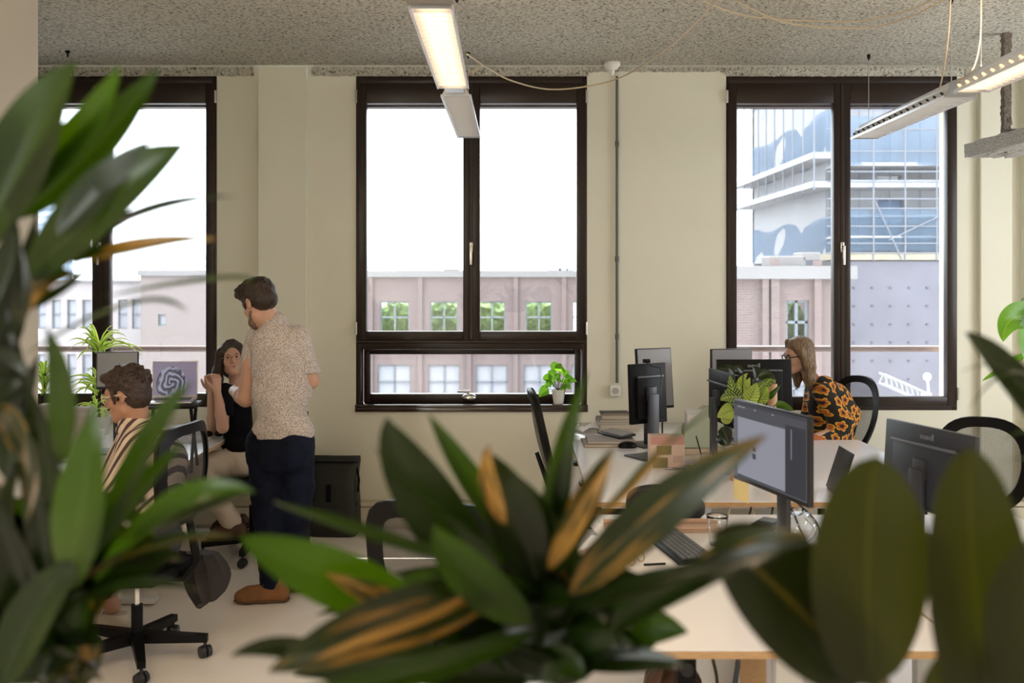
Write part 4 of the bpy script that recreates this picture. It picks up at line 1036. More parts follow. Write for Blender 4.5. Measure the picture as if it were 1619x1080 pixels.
sheet('brown kraft wrapping paper at the left edge of the near desk', (PXX(935, 3.72), 3.66), .22, .24, .3, M_kraft, curl=.05, name='kraft_paper')
t = empty('wooden_tray', (PXX(1050, 4.08), 4.12, DT), .02, 'flat tan wooden tray across the far end of the near desk', 'tray')
MB().box(-.24, .24, -.06, .06, .0, .012, .004).build('board', mat('tan_wood', (.50, .34, .24), .6, var=.1, vscale=20), t, True); MB().box(-.24, .24, .05, .06, .012, .03, .003).box(-.24, .24, -.06, -.05, .012, .022, .003).build('rim', mat('tan_wood', (.5, .34, .24)), t, True)
t = empty('black_pouch', (PXX(1052, 4.27), 4.27, DT), 0, 'rounded black bag lying at the far end of the near desk', 'bag')
mb = MB(); mb.M = Matrix.Rotation(.08, 4, 'Y')
def bagf(u, v):
    a = 2*PI*u; th = PI*v; r = math.sin(th)**.7; return (-.005+.17*math.cos(th)*-1*1.0, .07*r*math.cos(a), .062+.075*r*math.sin(a)*(1.15 if v < .5 else .8)+.006*math.sin(u*40))
mb.grid(bagf, 40, 20); mb.build('bag_body', mat('black_ribbed_cloth', (.012, .010, .009), .8, bump=.5, bscale=60, stretch=(1, 8, 8)), t, True)
MB().tube([(-.17, 0, .03), (-.12, -.07, .02), (0, -.09, .015), (.14, -.06, .02)], .007, 8).build('strap', M_blackfab, t, True)
t = empty('eyeglasses', (PXX(1004, 3.62), 3.60, DT+.012), .9, 'tan framed eyeglasses lying on the kraft paper of the near desk', 'glasses')
mb = MB()
for s_ in (-1, 1): mb.tube([(s_*.032+.024*math.cos(a), .008*math.sin(a), .018+.018*math.sin(a)) for a in [2*PI*i/16 for i in range(16)]], .0025, 6, closed=True); mb.tube([(s_*.056, 0, .02), (s_*.05, .12, .004)], .002, 6)
mb.tube([(-.008, 0, .022), (.008, 0, .022)], .0025, 6); mb.build('spectacle_frame', mat('tan_acetate', (.42, .25, .10), .3), t, True)
tag(MB().tube([P(1018, 893, DY(893, DT+.004)), P(1052, 891, DY(891, DT+.004))], .004, 8).build('pen', M_black, None, True), 'black pen lying left of the large black keyboard', 'pen')
sheet('sheet of paper beside the foot of the rear-facing monitor', (1.75, 3.25), .3, .22, .3)
# under the near desks
t = empty('brown_bag', (.50, 3.16, 0), 0, 'brown leather bag standing under the near desk', 'bag')
M_leather = mat('brown_leather', (.07, .028, .014), .55, bump=.3, bscale=40)
def bg2(u, v):
    a = 2*PI*u; k = [1.0, 1.04, 1.05, 1.02, .96, .85, .5, 0][int(round(v*7))]; z_ = [0, .05, .2, .35, .45, .52, .555, .56][int(round(v*7))]
    ca, sa = math.cos(a), math.sin(a); q_ = (abs(ca)**4+abs(sa)**4)**-.25; return (.10*k*q_*ca, .085*k*q_*sa, z_+.004*math.sin(a*14))
MB().grid(bg2, 32, 7).build('bag_body', M_leather, t, True)
for s_ in (-1, 1): MB().tube([(-.06, s_*.07, .50), (-.04, s_*.08, .59), (.04, s_*.08, .59), (.06, s_*.07, .50)], .007, 8).build('handle', M_leather, t, True)
t = empty('power_column', (.51, 2.99, 0), 0, 'black cable column with sockets under the near desk', 'column')
MB().box(-.028, .028, -.03, .03, 0, .70, .004).build('housing', M_black, t, True)
for k in range(4): MB().lathe([(.020, -.002), (.020, .003), (.014, .003)], 18, (0, -.033, .62-.07*k), 'Y').build('outlet', M_dkgrey, t, True)
def px_c(px, py, y): return P(px, py, y)
cable([(.63, 3.1, .71), (.61, 3.08, .62), (.62, 3.06, .50), (.58, 3.05, .12), (.60, 3.05, .01)], .005, M_cableb, 'thin black cable hanging under the near desk beside the socket column', group='cables under the near desk')
cable([(.665, 3.1, .71), (.69, 3.08, .66), (.675, 3.06, .54), (.64, 3.05, .40), (.62, 3.04, .01)], .008, M_cableb, 'thick black cable loop hanging under the near desk', group='cables under the near desk')
random.seed(8)
for i in range(4):
    x = 1.0+i*.10; cable([(x, 4.64, .712), (x+random.uniform(-.08, .08), 4.5, .60), (x+random.uniform(-.1, .1), 4.52, .63), (x+.1, 4.64, .712)], .005 if i % 2 else .0035, M_cableb if i % 3 else M_cable, ('leftmost black', 'second', 'third', 'rightmost')[i]+' of the tangled cables hanging between the near and far desks', group='cables tangled between the desks')
for k, (pts, lab) in enumerate((([P(1245, 790, 4.0), P(1262, 830, 3.95), P(1275, 862, 3.9), P(1262, 880, 3.86)], 'black cable curving down behind the lit monitor'), ([P(1255, 790, 4.0), P(1290, 825, 3.95), P(1297, 860, 3.9)], 'outer black cable curving down behind the lit monitor'), ([P(1480, 880, 3.7), P(1488, 905, 3.6), P(1484, 940, 3.5), P(1470, 955, 3.45), P(1480, 962, 3.4)], 'black cable coil at the foot of the rear-facing monitor'))):
    cable(pts, .004, M_cableb, lab)

# ---- backpack by the wall
t = empty('backpack', (PXX(528, 6.86), 6.88, 0), math.radians(-3), 'black rectangular roll-top backpack standing on the floor against the wall', 'backpack')
M_bp = mat('black_tarpaulin', (.010, .012, .010), .6, bump=.25, bscale=30, var=.3, vscale=9)
def bp_(u, v):
    a = 2*PI*u; zs = [0, .0, .02, .10, .24, .38, .46, .50, .525, .53, .53]; ws = [0, .160, .172, .170, .160, .155, .158, .166, .168, .166, 0]; ds = [0, .10, .11, .115, .11, .09, .06, .035, .022, .018, 0]
    i = int(round(v*10)); ca, sa = math.cos(a), math.sin(a); k = (abs(ca)**6+abs(sa)**6)**(-1/6); z_ = zs[i]
    return (ws[i]*k*ca+.004*math.sin(z_*30)+.01*z_, ds[i]*k*sa+.16*max(0, z_-.1)*.5, z_+.004*math.sin(a*3)*(i > 6))
MB().grid(bp_, 36, 10).build('sack', M_bp, t, True)
MB().box(-.035, .0, -.112, -.098, .24, .36, .003).build('front_patch', M_blackfab, t, True)
MB().box(-.11, .11, -.118, -.104, .05, .20, .010).build('front_pocket', M_bp, t, True)
MB().box(-.165, .165, -.022, .0+.05, .495, .50, .002).build('roll_top_strap', M_blackfab, t, True)
MB().tube([(.160, -.02, .46), (.178, -.03, .38), (.172, -.04, .30)], .008, 6, flat=((0, 1, 0), .4)).build('side_strap', M_blackfab, t, True); MB().lathe([(.016, 0), (.016, .006), (.008, .007)], 14, (.172, -.05, .22), 'X').build('buckle', M_dkgrey, t, True)

# ---- things on the left bench
t = empty('papers', (-2.15, 6.35, DT), .2, 'loose white papers on the desk between the laptop and the woman', 'paper')
for i in range(4): MB().box(-.15, .15, -.105, .105, .001+.0012*i, .002+.0012*i, M=Matrix.Translation((random.uniform(-.15, .15), random.uniform(-.12, .12), 0)) @ Matrix.Rotation(random.uniform(-.5, .5), 4, 'Z')).build('sheet', M_paper, t)
t = empty('sunglasses', (PXX(338, 6.45), 6.45, DT), .3, 'dark sunglasses lying on the papers beside the woman\'s elbows', 'glasses')
MB().ball((-.035, 0, .02), (.03, .01, .02)).ball((.035, 0, .02), (.03, .01, .02)).tube([(-.065, 0, .028), (-.06, .12, .01)], .003, 6).tube([(.065, 0, .028), (.06, .12, .01)], .003, 6).build('spectacle_frame', M_black, t, True)
for i, (px, py0, py1, w, col, lab) in enumerate(((85, 640, 688, .10, (.40, .34, .30), 'brown paper plant bag at the left end of the window desk'), (118, 645, 712, .13, (.45, .40, .36), 'tan box with a spiral notebook leaning on it, below the striped plant'), (140, 690, 720, .10, (.60, .60, .56), 'white tub beside the tan box below the striped plant'))):
    y = 6.3
    t = empty('storage_box', (PXX(px, y), y, DT), .1*i, lab, 'box'); h_ = max(.06, PZ(py0, y)-DT)
    MB().box(-w/1.2, w/1.2, -.06, .06, 0, h_, .004).build('carton', mat('carton_%d' % i, col, .8), t, True); MB().box(-w/1.2-.002, w/1.2+.002, -.062, .062, h_-.02, h_+.004, .002).build('lid', mat('carton_%d' % i, col), t, True)
t = empty('spiral_notebook', (PXX(128, 6.1), 6.08, DT), 0, 'upright spiral notebook in front of the tan box', 'notebook')
MB().box(-.06, .07, -.004, .004, 0, .19, .001).build('cover', mat('greyish_card', (.42, .36, .32), .8), t); mb = MB()
for i in range(14): mb.tube([(.05+.006*math.cos(a), -.004+.006*math.sin(a), .015+.012*i) for a in [2*PI*k/8 for k in range(8)]], .0012, 5, closed=True)
mb.build('spiral', M_black, t)
t = empty('glass_bottle', (PXX(95, 5.6), 5.55, DT), 0, 'pale blue glass bottle behind the leaves at the left', 'bottle')
MB().lathe([(0, 0), (.035, 0), (.038, .01), (.038, .12), (.014, .17), (.014, .21), (0, .21)], 20).build('bottle_body', mat('blue_glass', (.30, .45, .65), .1, trans=.6), t, True)
# jacket hanging over the striped man's chair seat and the jacket on the woman's side
t = empty('jacket', (PXX(315, 4.75), 4.78, 0), 0, 'dark brown jacket hanging down from the chair of the man in the striped shirt', 'jacket')
def jk(u, v):
    a = 2*PI*u; z_ = .46-.22*v; w = .075+.045*math.sin(v*PI*.9)-.02*v; dd = .045+.02*v
    return (w*math.cos(a)*(1+.06*math.sin(a*7+v*3))+.05*v, dd*math.sin(a)*(1+.12*math.sin(a*9)), z_+.02*math.sin(a*2)*v+.05*v*math.cos(a))
mb = MB().grid(jk, 40, 14); n0 = 41; mb.f.append(tuple(range(14*n0, 14*n0+40))); mb.f.append(tuple(range(39, -1, -1))); mb.build('cloth', mat('dark_brown_cloth', (.018, .014, .014), .8, bump=.5, bscale=25), t, True)

# ================================================================== people
def V3(*a): return np.array(a, dtype=np.float32)
def nrm(v): v = np.asarray(v, dtype=float); return v/ (np.linalg.norm(v)+1e-12)
class SDF:
    """smoothly joined shapes turned into ONE continuous surface"""
    def __init__(s): s.p = []
    def cap(s, a, b, ra, rb=None, k=.03, flat=None):
        s.p.append(('c', np.array(a, float), np.array(b, float), ra, ra if rb is None else rb, k, flat)); return s
    def chain(s, pts, rs, k=.02, flat=None):
        for i in range(len(pts)-1): s.cap(pts[i], pts[i+1], rs[i], rs[i+1], k, flat)
        return s
    def ell(s, c, r, R=None, k=.03, sub=False):
        s.p.append(('x' if sub else 'e', np.array(c, float), np.array(r, float), np.eye(3) if R is None else np.array(R, float), k)); return s
    def cut(s, pt, n, c=None, rad=None):
        """remove what lies on the side of n (only near c when given)"""
        s.p.append(('h', np.array(pt, float), nrm(n), None if c is None else np.array(c, float), rad)); return s
    def capcut(s, a, b, r, k=.005): s.p.append(('y', np.array(a, float), np.array(b, float), r, k)); return s
    def mesh(s, h, noise=None, grow=0.0):
        lo, hi = np.full(3, 1e9), np.full(3, -1e9)
        for p in s.p:
            if p[0] == 'c': m = max(p[3], p[4]); lo = np.minimum(lo, np.minimum(p[1], p[2])-m); hi = np.maximum(hi, np.maximum(p[1], p[2])+m)
            elif p[0] == 'e': m = max(p[2]); lo = np.minimum(lo, p[1]-m); hi = np.maximum(hi, p[1]+m)
        lo -= .03; hi += .03; N = np.ceil((hi-lo)/h).astype(int)+1
        X = [(lo[i]+h*np.arange(N[i])).astype(np.float32) for i in range(3)]
        D = np.full(N, .08, dtype=np.float32)
        def sub(l, u):
            i0 = np.clip(np.floor((l-lo)/h).astype(int), 0, N-1); i1 = np.clip(np.ceil((u-lo)/h).astype(int)+1, 1, N)
            sl = tuple(slice(int(i0[i]), int(i1[i])) for i in range(3))
            return sl, X[0][sl[0]][:, None, None], X[1][sl[1]][None, :, None], X[2][sl[2]][None, None, :]
        for p in s.p:
            if p[0] in 'cy':
                a, b = p[1], p[2]
                if p[0] == 'c': ra, rb, k, flat = p[3:7]
                else: ra = rb = p[3]; k = p[4]; flat = None
                m = max(ra, rb)+.05
                sl, x, y, z = sub(np.minimum(a, b)-m, np.maximum(a, b)+m)
                ba = b-a; L2 = float(ba@ba)+1e-12
                t = np.clip(((x-a[0])*ba[0]+(y-a[1])*ba[1]+(z-a[2])*ba[2])/L2, 0, 1)
                wx, wy, wz = x-a[0]-t*ba[0], y-a[1]-t*ba[1], z-a[2]-t*ba[2]
                if flat is not None:
                    n_, f_ = nrm(flat[0]), flat[1]; dd = (wx*n_[0]+wy*n_[1]+wz*n_[2])*(1/f_-1)
                    wx, wy, wz = wx+n_[0]*dd, wy+n_[1]*dd, wz+n_[2]*dd
                d = np.sqrt(wx*wx+wy*wy+wz*wz)-(ra+(rb-ra)*t)
                if flat is not None: d = d*(.5+.5*flat[1])
            elif p[0] in 'ex':
                c, r, R, k = p[1:5]; m = max(r)+.05
                sl, x, y, z = sub(c-m, c+m); x = x-c[0]; y = y-c[1]; z = z-c[2]
                q = [(x*R[0][i]+y*R[1][i]+z*R[2][i]) for i in range(3)]
                k0 = np.sqrt(sum((q[i]/r[i])**2 for i in range(3))); k1 = np.sqrt(sum((q[i]/r[i]**2)**2 for i in range(3)))+1e-9
                d = k0*(k0-1)/k1
            else:
                pt, n_, c, rad = p[1:5]
                if c is None: sl, x, y, z = sub(lo, hi)
                else: sl, x, y, z = sub(c-rad, c+rad)
                d = (x-pt[0])*n_[0]+(y-pt[1])*n_[1]+(z-pt[2])*n_[2]
                if c is not None:
                    inside = (x-c[0])**2+(y-c[1])**2+(z-c[2])**2 < rad*rad
                    D[sl] = np.where(inside, np.maximum(D[sl], d), D[sl])
                else: D[sl] = np.maximum(D[sl], d)
                continue
            cur = D[sl]
            if p[0] in 'xy':
                hh = np.clip(.5-.5*(cur+d)/k, 0, 1); D[sl] = cur*(1-hh)+(-d)*hh+k*hh*(1-hh)
            else:
                hh = np.clip(.5+.5*(d-cur)/k, 0, 1); D[sl] = d*(1-hh)+cur*hh-k*hh*(1-hh)
        D -= grow
        if noise:
            for amp, fx, fy, fz, ph in noise:
                x, y, z = X[0][:, None, None], X[1][None, :, None], X[2][None, None, :]
                D += amp*np.sin(fx*x+2.1*np.sin(fz*.37*z+ph)+ph)*np.sin(fy*y+1.7*np.sin(fx*.41*x)+ph*2)*np.sin(fz*z+1.3*np.sin(fy*.53*y+ph))
        return nets(D, lo, h)
def nets(D, lo, h):
    """naive surface nets"""
    s = D < 0
    c = sum(s[i:D.shape[0]-1+i, j:D.shape[1]-1+j, k:D.shape[2]-1+k].astype(np.int8) for i in (0, 1) for j in (0, 1) for k in (0, 1))
    act = (c > 0) & (c < 8); idx = np.full(act.shape, -1, dtype=np.int64); I = np.argwhere(act); idx[act] = np.arange(len(I))
    acc = np.zeros((len(I), 3)); cnt = np.zeros(len(I))
    cor = [(0, 0, 0), (1, 0, 0), (0, 1, 0), (1, 1, 0), (0, 0, 1), (1, 0, 1), (0, 1, 1), (1, 1, 1)]
    val = [D[I[:, 0]+a, I[:, 1]+b, I[:, 2]+e] for a, b, e in cor]
    for i in range(8):
        for ax in range(3):
            if cor[i][ax]: continue
            t_ = list(cor[i]); t_[ax] = 1; j = cor.index(tuple(t_)); va, vb = val[i], val[j]
            m = (va < 0) != (vb < 0); t = np.where(m, va/(va-vb+1e-20), 0)
            p = np.array(cor[i], float)[None, :]+np.zeros((len(I), 3)); p[:, ax] += t
            acc[m] += p[m]; cnt[m] += 1
    V = (I+acc/cnt[:, None])*h+lo
    F = []
    for ax in range(3):
        b, c_ = (ax+1) % 3, (ax+2) % 3
        sh = [slice(None)]*3; s0 = list(sh); s1 = list(sh); s0[ax] = slice(0, -1); s1[ax] = slice(1, None)
        a0, a1 = s[tuple(s0)], s[tuple(s1)]; E = np.argwhere(a0 != a1)
        E = E[(E[:, b] > 0) & (E[:, c_] > 0) & (E[:, b] < idx.shape[b]) & (E[:, c_] < idx.shape[c_])]
        def g(db, dc): q = E.copy(); q[:, b] -= db; q[:, c_] -= dc; return idx[q[:, 0], q[:, 1], q[:, 2]]
        quad = np.stack([g(1, 1), g(0, 1), g(0, 0), g(1, 0)], 1); flip = ~a0[E[:, 0], E[:, 1], E[:, 2]]
        quad[flip] = quad[flip][:, ::-1]; F.append(quad)
    F = np.concatenate(F); F = F[(F >= 0).all(1)]
    # relax a little
    for _ in range(2):
        acc = np.zeros_like(V); cn = np.zeros(len(V))
        for a in range(4):
            i, j = F[:, a], F[:, (a+1) % 4]
            for d in range(3): acc[:, d] += np.bincount(i, V[j, d], len(V))+np.bincount(j, V[i, d], len(V))
            cn += np.bincount(i, minlength=len(V))+np.bincount(j, minlength=len(V))
        V = V*.5+.5*acc/np.maximum(cn, 1)[:, None]
    return V, F
def sdf_obj(name, sd, h, m, root, noise=None, grow=0.0):
    V, F = sd.mesh(h, noise, grow)
    me = bpy.data.meshes.new(name); me.vertices.add(len(V)); me.vertices.foreach_set('co', V.astype(np.float32).ravel())
    me.loops.add(F.size); me.loops.foreach_set('vertex_index', F.astype(np.int32).ravel()); me.polygons.add(len(F))
    me.polygons.foreach_set('loop_start', np.arange(0, F.size, 4, dtype=np.int32)); me.polygons.foreach_set('loop_total', np.full(len(F), 4, dtype=np.int32))
    me.update(calc_edges=True); me.validate(); me.shade_smooth(); me.materials.append(m)
    o = bpy.data.objects.new(name, me); C.objects.link(o); world_part(o, root); return o

def skin(name, col):
    m = mat(name, col, .5, bump=.05, bscale=200); m.node_tree.nodes['Principled BSDF'].inputs['Subsurface Weight'].default_value = .12
    m.node_tree.nodes['Principled BSDF'].inputs['Subsurface Radius'].default_value = (.02, .008, .004); return m
M_skin = skin('fair_skin', (.52, .30, .21)); M_skin2 = skin('tanned_skin', (.42, .22, .14))
def hairm(name, c1, c2, stretch=(1, 1, .15)):
    m = mat(name, c1, .5, spec=.4); q = NT(m); tc = q.n('TexCoord'); mp = q.n('Mapping'); mp.inputs['Scale'].default_value = stretch
    no = q.n('TexNoise', i_Scale=130.0, i_Detail=3.0); q.l(tc.outputs['Object'], mp.inputs[0]); q.l(mp.outputs[0], no.inputs['Vector'])
    q.l(q.ramp(no.outputs['Fac'], [(.35, c1), (.65, c2)]), q.b.inputs['Base Color']); bp = q.n('Bump', i_Strength=.8, i_Distance=.004)
    q.l(no.outputs['Fac'], bp.inputs['Height']); q.l(bp.outputs[0], q.b.inputs['Normal']); return m
M_hair_db = hairm('dark_brown_hair', (.014, .008, .006), (.05, .03, .02)); M_hair_cur = hairm('curly_dark_hair', (.016, .008, .006), (.06, .035, .024), (1, 1, .7))
M_hair_bl = hairm('dark_blond_hair', (.07, .040, .022), (.24, .155, .085), (1, 1, .08)); M_hair_bk = hairm('near_black_hair', (.012, .008, .006), (.045, .028, .02), (1, 1, .12))
M_eye = mat('eye_white', (.42, .38, .36), .3); M_iris = mat('eye_iris', (.02, .012, .008), .15); M_lip = mat('lips', (.40, .14, .11), .4)
M_brow = mat('eyebrow_hair', (.02, .012, .008), .8)

def frame3(fwd, up=(0, 0, 1)):
    f = nrm(fwd); r = nrm(np.cross(f, up)); u = np.cross(r, f); return np.stack([r, f, u], 1)     # columns: right, forward, up
def head(sd, c, R, s=1.0, ears=True, jaw=1.0, beard=False):
    """adds a head to the body surface; c = centre between the ears; R columns right/forward/up"""
    L = lambda x, y, z: np.array(c)+R@np.array([x, y, z])*s
    sd.ell(L(0, -.012, .040), np.array([.074, .094, .082])*s, R, .02)
    sd.ell(L(0, .030, -.030), np.array([.060*jaw, .062, .085])*s, R, .03)
    sd.ell(L(0, .068, -.096), np.array([.026*jaw, .022, .020])*s, R, .03)
    sd.cap(L(-.045*jaw, .01, -.072), L(-.012, .068, -.098), .018*s, .016*s, .025); sd.cap(L(.045*jaw, .01, -.072), L(.012, .068, -.098), .018*s, .016*s, .025)
    sd.cap(L(-.036, .074, .026), L(.036, .074, .026), .014*s, .014*s, .02)
    for e in (-1, 1):
        sd.ell(L(e*.031, .094, .004), np.array([.017, .014, .011])*s, R, .012, sub=True)
        sd.ell(L(e*.040, .060, -.028), np.array([.022, .022, .020])*s, R, .02)
        if ears:
            sd.ell(L(e*.076, -.004, -.004), np.array([.009, .019, .032])*s, R, .008); sd.ell(L(e*.086, -.001, .0), np.array([.006, .010, .018])*s, R, .004, sub=True)
    sd.chain([L(0, .086, .012), L(0, .102, -.014), L(0, .111, -.030)], [.0085*s, .010*s, .0125*s], .010)
    for e in (-1, 1): sd.ell(L(e*.012, .100, -.034), np.array([.0075, .010, .007])*s, R, .006)
    sd.cap(L(-.018, .088, -.058), L(.018, .088, -.058), .0070*s, None, .006); sd.cap(L(-.015, .085, -.070), L(.015, .085, -.070), .0085*s, None, .007)
    sd.ell(L(0, .099, -.0635), np.array([.018, .006, .0022])*s, R, .003, sub=True)
    return L
def face_bits(root, c, R, s=1.0, glasses=None, lips=True, brow=M_brow, gaze=(0, 0), smile=False):
    L = lambda x, y, z: Vector(np.array(c)+R@np.array([x, y, z])*s)
    M_ = Matrix([list(R[i]) for i in range(3)])
    for e in (-1, 1):
        eo = world_part(MB().ball(L(e*.031, .0745, .004), .0120*s, 14, 10).build('eye', M_eye, None, True), root)
        g = Vector((gaze[0], 1, gaze[1])).normalized(); w = M_ @ g
        ir = world_part(MB().ball(L(e*.031, .0745, .004)+w*.0064*s, (.0082*s,)*3, 10, 8).build('iris', M_iris, None, True), root)
        world_part(MB().tube([L(e*.016, .092, .022), L(e*.032, .092, .028), L(e*.048, .080, .023)], [.0028*s, .0036*s, .002*s], 6).build('eyebrow', brow, None, True), root)
    if lips:
        dz = .004 if smile else 0
        world_part(MB().tube([L(-.024, .083, -.062+dz), L(-.010, .0945, -.0585), L(0, .0945, -.060), L(.010, .0945, -.0585), L(.024, .083, -.062+dz)], [.0015, .004, .0038, .004, .0015], 8).tube([L(-.021, .084, -.066+dz), L(0, .0925, -.070), L(.021, .084, -.066+dz)], [.0015, .0052, .0015], 8).build('lips', M_lip, None, True), root)
        if smile: world_part(MB().tube([L(-.014, .0925, -.0640), L(0, .0955, -.0648), L(.014, .0925, -.0640)], [.001, .0024, .001], 6).build('teeth', M_eye, None, True), root)
    if glasses:
        gm, gr = glasses; mb = MB()
        for e in (-1, 1):
            cc = [L(e*.033+.025*math.cos(a), .103-.006*abs(math.cos(a)), .002+.021*math.sin(a)) for a in [2*PI*i/20 for i in range(20)]]
            mb.tube(cc, gr, 6, closed=True); mb.tube([L(e*.058, .097, .008), L(e*.076, .06, .008), L(e*.080, -.002, .006), L(e*.078, -.03, -.012)], gr, 6)
        mb.tube([L(-.009, .104, .005), L(0, .107, .008), L(.009, .104, .005)], gr, 6)
        world_part(mb.build('eyeglasses', gm, None, True), root)
def arm(sd, sh, el, wr, r=(.050, .042, .040, .028), k=.02):
    sh, el, wr = map(lambda v: np.array(v, float), (sh, el, wr)); m1 = sh*.55+el*.45; m2 = el*.65+wr*.35
    sd.chain([sh, m1, el], [r[0], r[0]*.92, r[1]], k); sd.chain([el, m2, wr], [r[1]*.98, r[2], r[3]], k)
def hand(sd, wr, d, n, side, s=1.0, curl=.6, spread=.10, thumb=.7):
    """palm from the wrist along d; n = palm normal (curl direction); side=+1: thumb towards cross(d,n)"""
    d = nrm(d); n = nrm(np.array(n)-d*np.dot(n, d)); t = np.cross(d, n)*side; wr = np.array(wr, float)
    P_ = lambda a, b, c_: wr+d*a*s+t*b*s+n*c_*s
    for b in (-.028, -.010, .010, .028): sd.cap(P_(.012, b*.7, 0), P_(.082, b, 0), .0135*s, .0115*s, .012)
    for i, (b, ln) in enumerate(((-.031, .062), (-.011, .078), (.010, .082), (.030, .072))):
        p = P_(.084, b, 0); an = curl*(1.05+.12*(3-i)*.5); pr = .0092*s
        ang = 0
        for j, f in enumerate((.45, .32, .26)):
            ang += an*(1.0 if j else .8); dirv = d*math.cos(ang)+n*math.sin(ang)+t*b*spread*10*(.6 if j == 0 else .2)
            q = p+nrm(dirv)*ln*f*s; r2 = pr*.92; sd.cap(p, q, pr, r2, .004); p, pr = q, r2
    p = P_(.025, .030, .004)
    for ln, a, r_ in ((.042, .75, .0125), (.030, .45, .0105), (.024, .25, .0090)):
        dirv = d*math.cos(a)+t*math.sin(a)*(1-thumb*.3)+n*thumb*.6; q = p+nrm(dirv)*ln*s; sd.cap(p, q, r_*s, r_*.9*s, .006); p = q
def shoe(root, heel, toe, m, sole, h=.085, w=.044, name='shoe', high=True, laces=True, lacem=None):
    """heel, toe on the floor"""
    heel, toe = np.array(heel, float), np.array(toe, float); f = nrm(toe-heel); L = np.linalg.norm(toe-heel); r = np.cross(f, (0, 0, 1)); up = np.array([0, 0, 1.])
    g = lambda a, b, c_: heel+f*a*L+r*b+up*c_
    sd = SDF(); sd.chain([g(.12, 0, .050), g(.42, 0, .052), g(.72, 0, .045), g(.88, 0, .038)], [w*.92, w*.90, w*.98, w*.80], .03, flat=None)
    sd.cap(g(.16, 0, .06), g(.20, 0, .125 if high else .085), w*.95, w*.92, .03); sd.cap(g(.25, 0, .09), g(.60, 0, .06), w*.72, w*.62, .03)
    sd.cut(g(0, 0, .016), (0, 0, -1)); sd.cut(g(0, 0, .150 if high else .098), (0, 0, 1))
    o = sdf_obj(name, sd, .006, m, root)
    so = SDF().chain([g(.10, 0, .04), g(.45, -.0, .04), g(.75, 0, .04), g(.90, 0, .038)], [w*1.0, w*.95, w*1.08, w*.88], .02); so.cut(g(0, 0, .022), (0, 0, 1)); so.cut(g(0, 0, .001), (0, 0, -1))
    s2 = sdf_obj('sole', so, .006, sole, root); s2.parent = o; s2.matrix_parent_inverse = o.matrix_world.inverted() if False else Matrix.Identity(4)
    if laces:
        mb = MB()
        for i in range(3):
            a = .40+.085*i; z = .112-.012*i-.006*i
            mb.tube([Vector(g(a, -.020, z-.006)), Vector(g(a+.03, 0, z+.004)), Vector(g(a, .020, z-.006))], .0028, 6)
        mb.tube([Vector(g(.40, 0, .118)), Vector(g(.44, .03, .120)), Vector(g(.47, .045, .095))], .0022, 6); mb.tube([Vector(g(.40, 0, .118)), Vector(g(.43, -.03, .122)), Vector(g(.46, -.045, .10))], .0022, 6)
        l_ = mb.build('laces', lacem or sole, None, True); l_.parent = o
    return o

def m_micro():
    m = mat('micro_print_cotton', (.6, .58, .56), .85, bump=.15, bscale=300); q = NT(m); tc = q.n('TexCoord')
    def vo(sc, thr, off):
        mp = q.n('Mapping'); mp.inputs['Location'].default_value = (off, off, 0); q.l(tc.outputs['Object'], mp.inputs[0])
        v = q.n('TexVoronoi', i_Scale=sc); q.l(mp.outputs[0], v.inputs['Vector']); return q.math('LESS_THAN', v.outputs['Distance'], thr)
    c = q.mix(vo(140.0, .42, 0), (.56, .53, .51), (.36, .26, .21)); c = q.mix(vo(120.0, .30, 3.3), c, (.20, .20, .26)); c = q.mix(vo(170.0, .28, 7.1), c, (.50, .36, .24))
    q.l(c, q.b.inputs['Base Color']); return m
def m_stripes():
    m = mat('striped_cotton', (.6, .5, .4), .85, bump=.12, bscale=300); q = NT(m); tc = q.n('TexCoord'); dt = q.n('VectorMath', 'DOT_PRODUCT')
    dt.inputs[1].default_value = (.80, -.30, -.50); q.l(tc.outputs['Object'], dt.inputs[0])
    w = q.math('FRACT', q.math('MULTIPLY', dt.outputs['Value'], 24.0)); q.l(q.mix(q.math('LESS_THAN', w, .42), (.66, .54, .42), (.075, .040, .045)), q.b.inputs['Base Color']); return m
def m_flowers():
    m = mat('flower_knit', (.02, .015, .012), .9, bump=.3, bscale=350); q = NT(m); tc = q.n('TexCoord'); sp = q.n('SeparateXYZ'); q.l(tc.outputs['Object'], sp.inputs[0])
    cb = q.n('CombineXYZ'); q.l(q.math('ADD', sp.outputs[0], q.math('MULTIPLY', sp.outputs[1], .5)), cb.inputs[0]); q.l(sp.outputs[2], cb.inputs[1])
    vo = q.n('TexVoronoi', i_Scale=12.5, i_Randomness=.35, voronoi_dimensions='2D'); q.l(cb.outputs[0], vo.inputs['Vector'])
    sc = q.n('VectorMath', 'SCALE'); sc.inputs['Scale'].default_value = 12.5; q.l(cb.outputs[0], sc.inputs[0])
    sc2 = q.n('VectorMath', 'SCALE'); sc2.inputs['Scale'].default_value = 12.5; q.l(vo.outputs['Position'], sc2.inputs[0])
    df = q.n('VectorMath', 'SUBTRACT'); q.l(sc.outputs[0], df.inputs[0]); q.l(sc2.outputs[0], df.inputs[1]); s2 = q.n('SeparateXYZ'); q.l(df.outputs[0], s2.inputs[0])
    ln = q.n('VectorMath', 'LENGTH'); q.l(df.outputs[0], ln.inputs[0]); an = q.math('ARCTAN2', s2.outputs[1], s2.outputs[0])
    pet = q.math('ADD', .31, q.math('MULTIPLY', q.math('ABSOLUTE', q.math('COSINE', q.math('MULTIPLY', an, 2.5))), .16))
    rr = q.math('DIVIDE', ln.outputs['Value'], pet)
    c = q.ramp(rr, [(0, (.012, .008, .008)), (.26, (.12, .03, .01)), (.38, (.42, .12, .02)), (.72, (.72, .36, .03)), (.93, (.012, .009, .008)), (1.0, (.012, .009, .008))], 'CONSTANT')
    q.l(c, q.b.inputs['Base Color']); return m
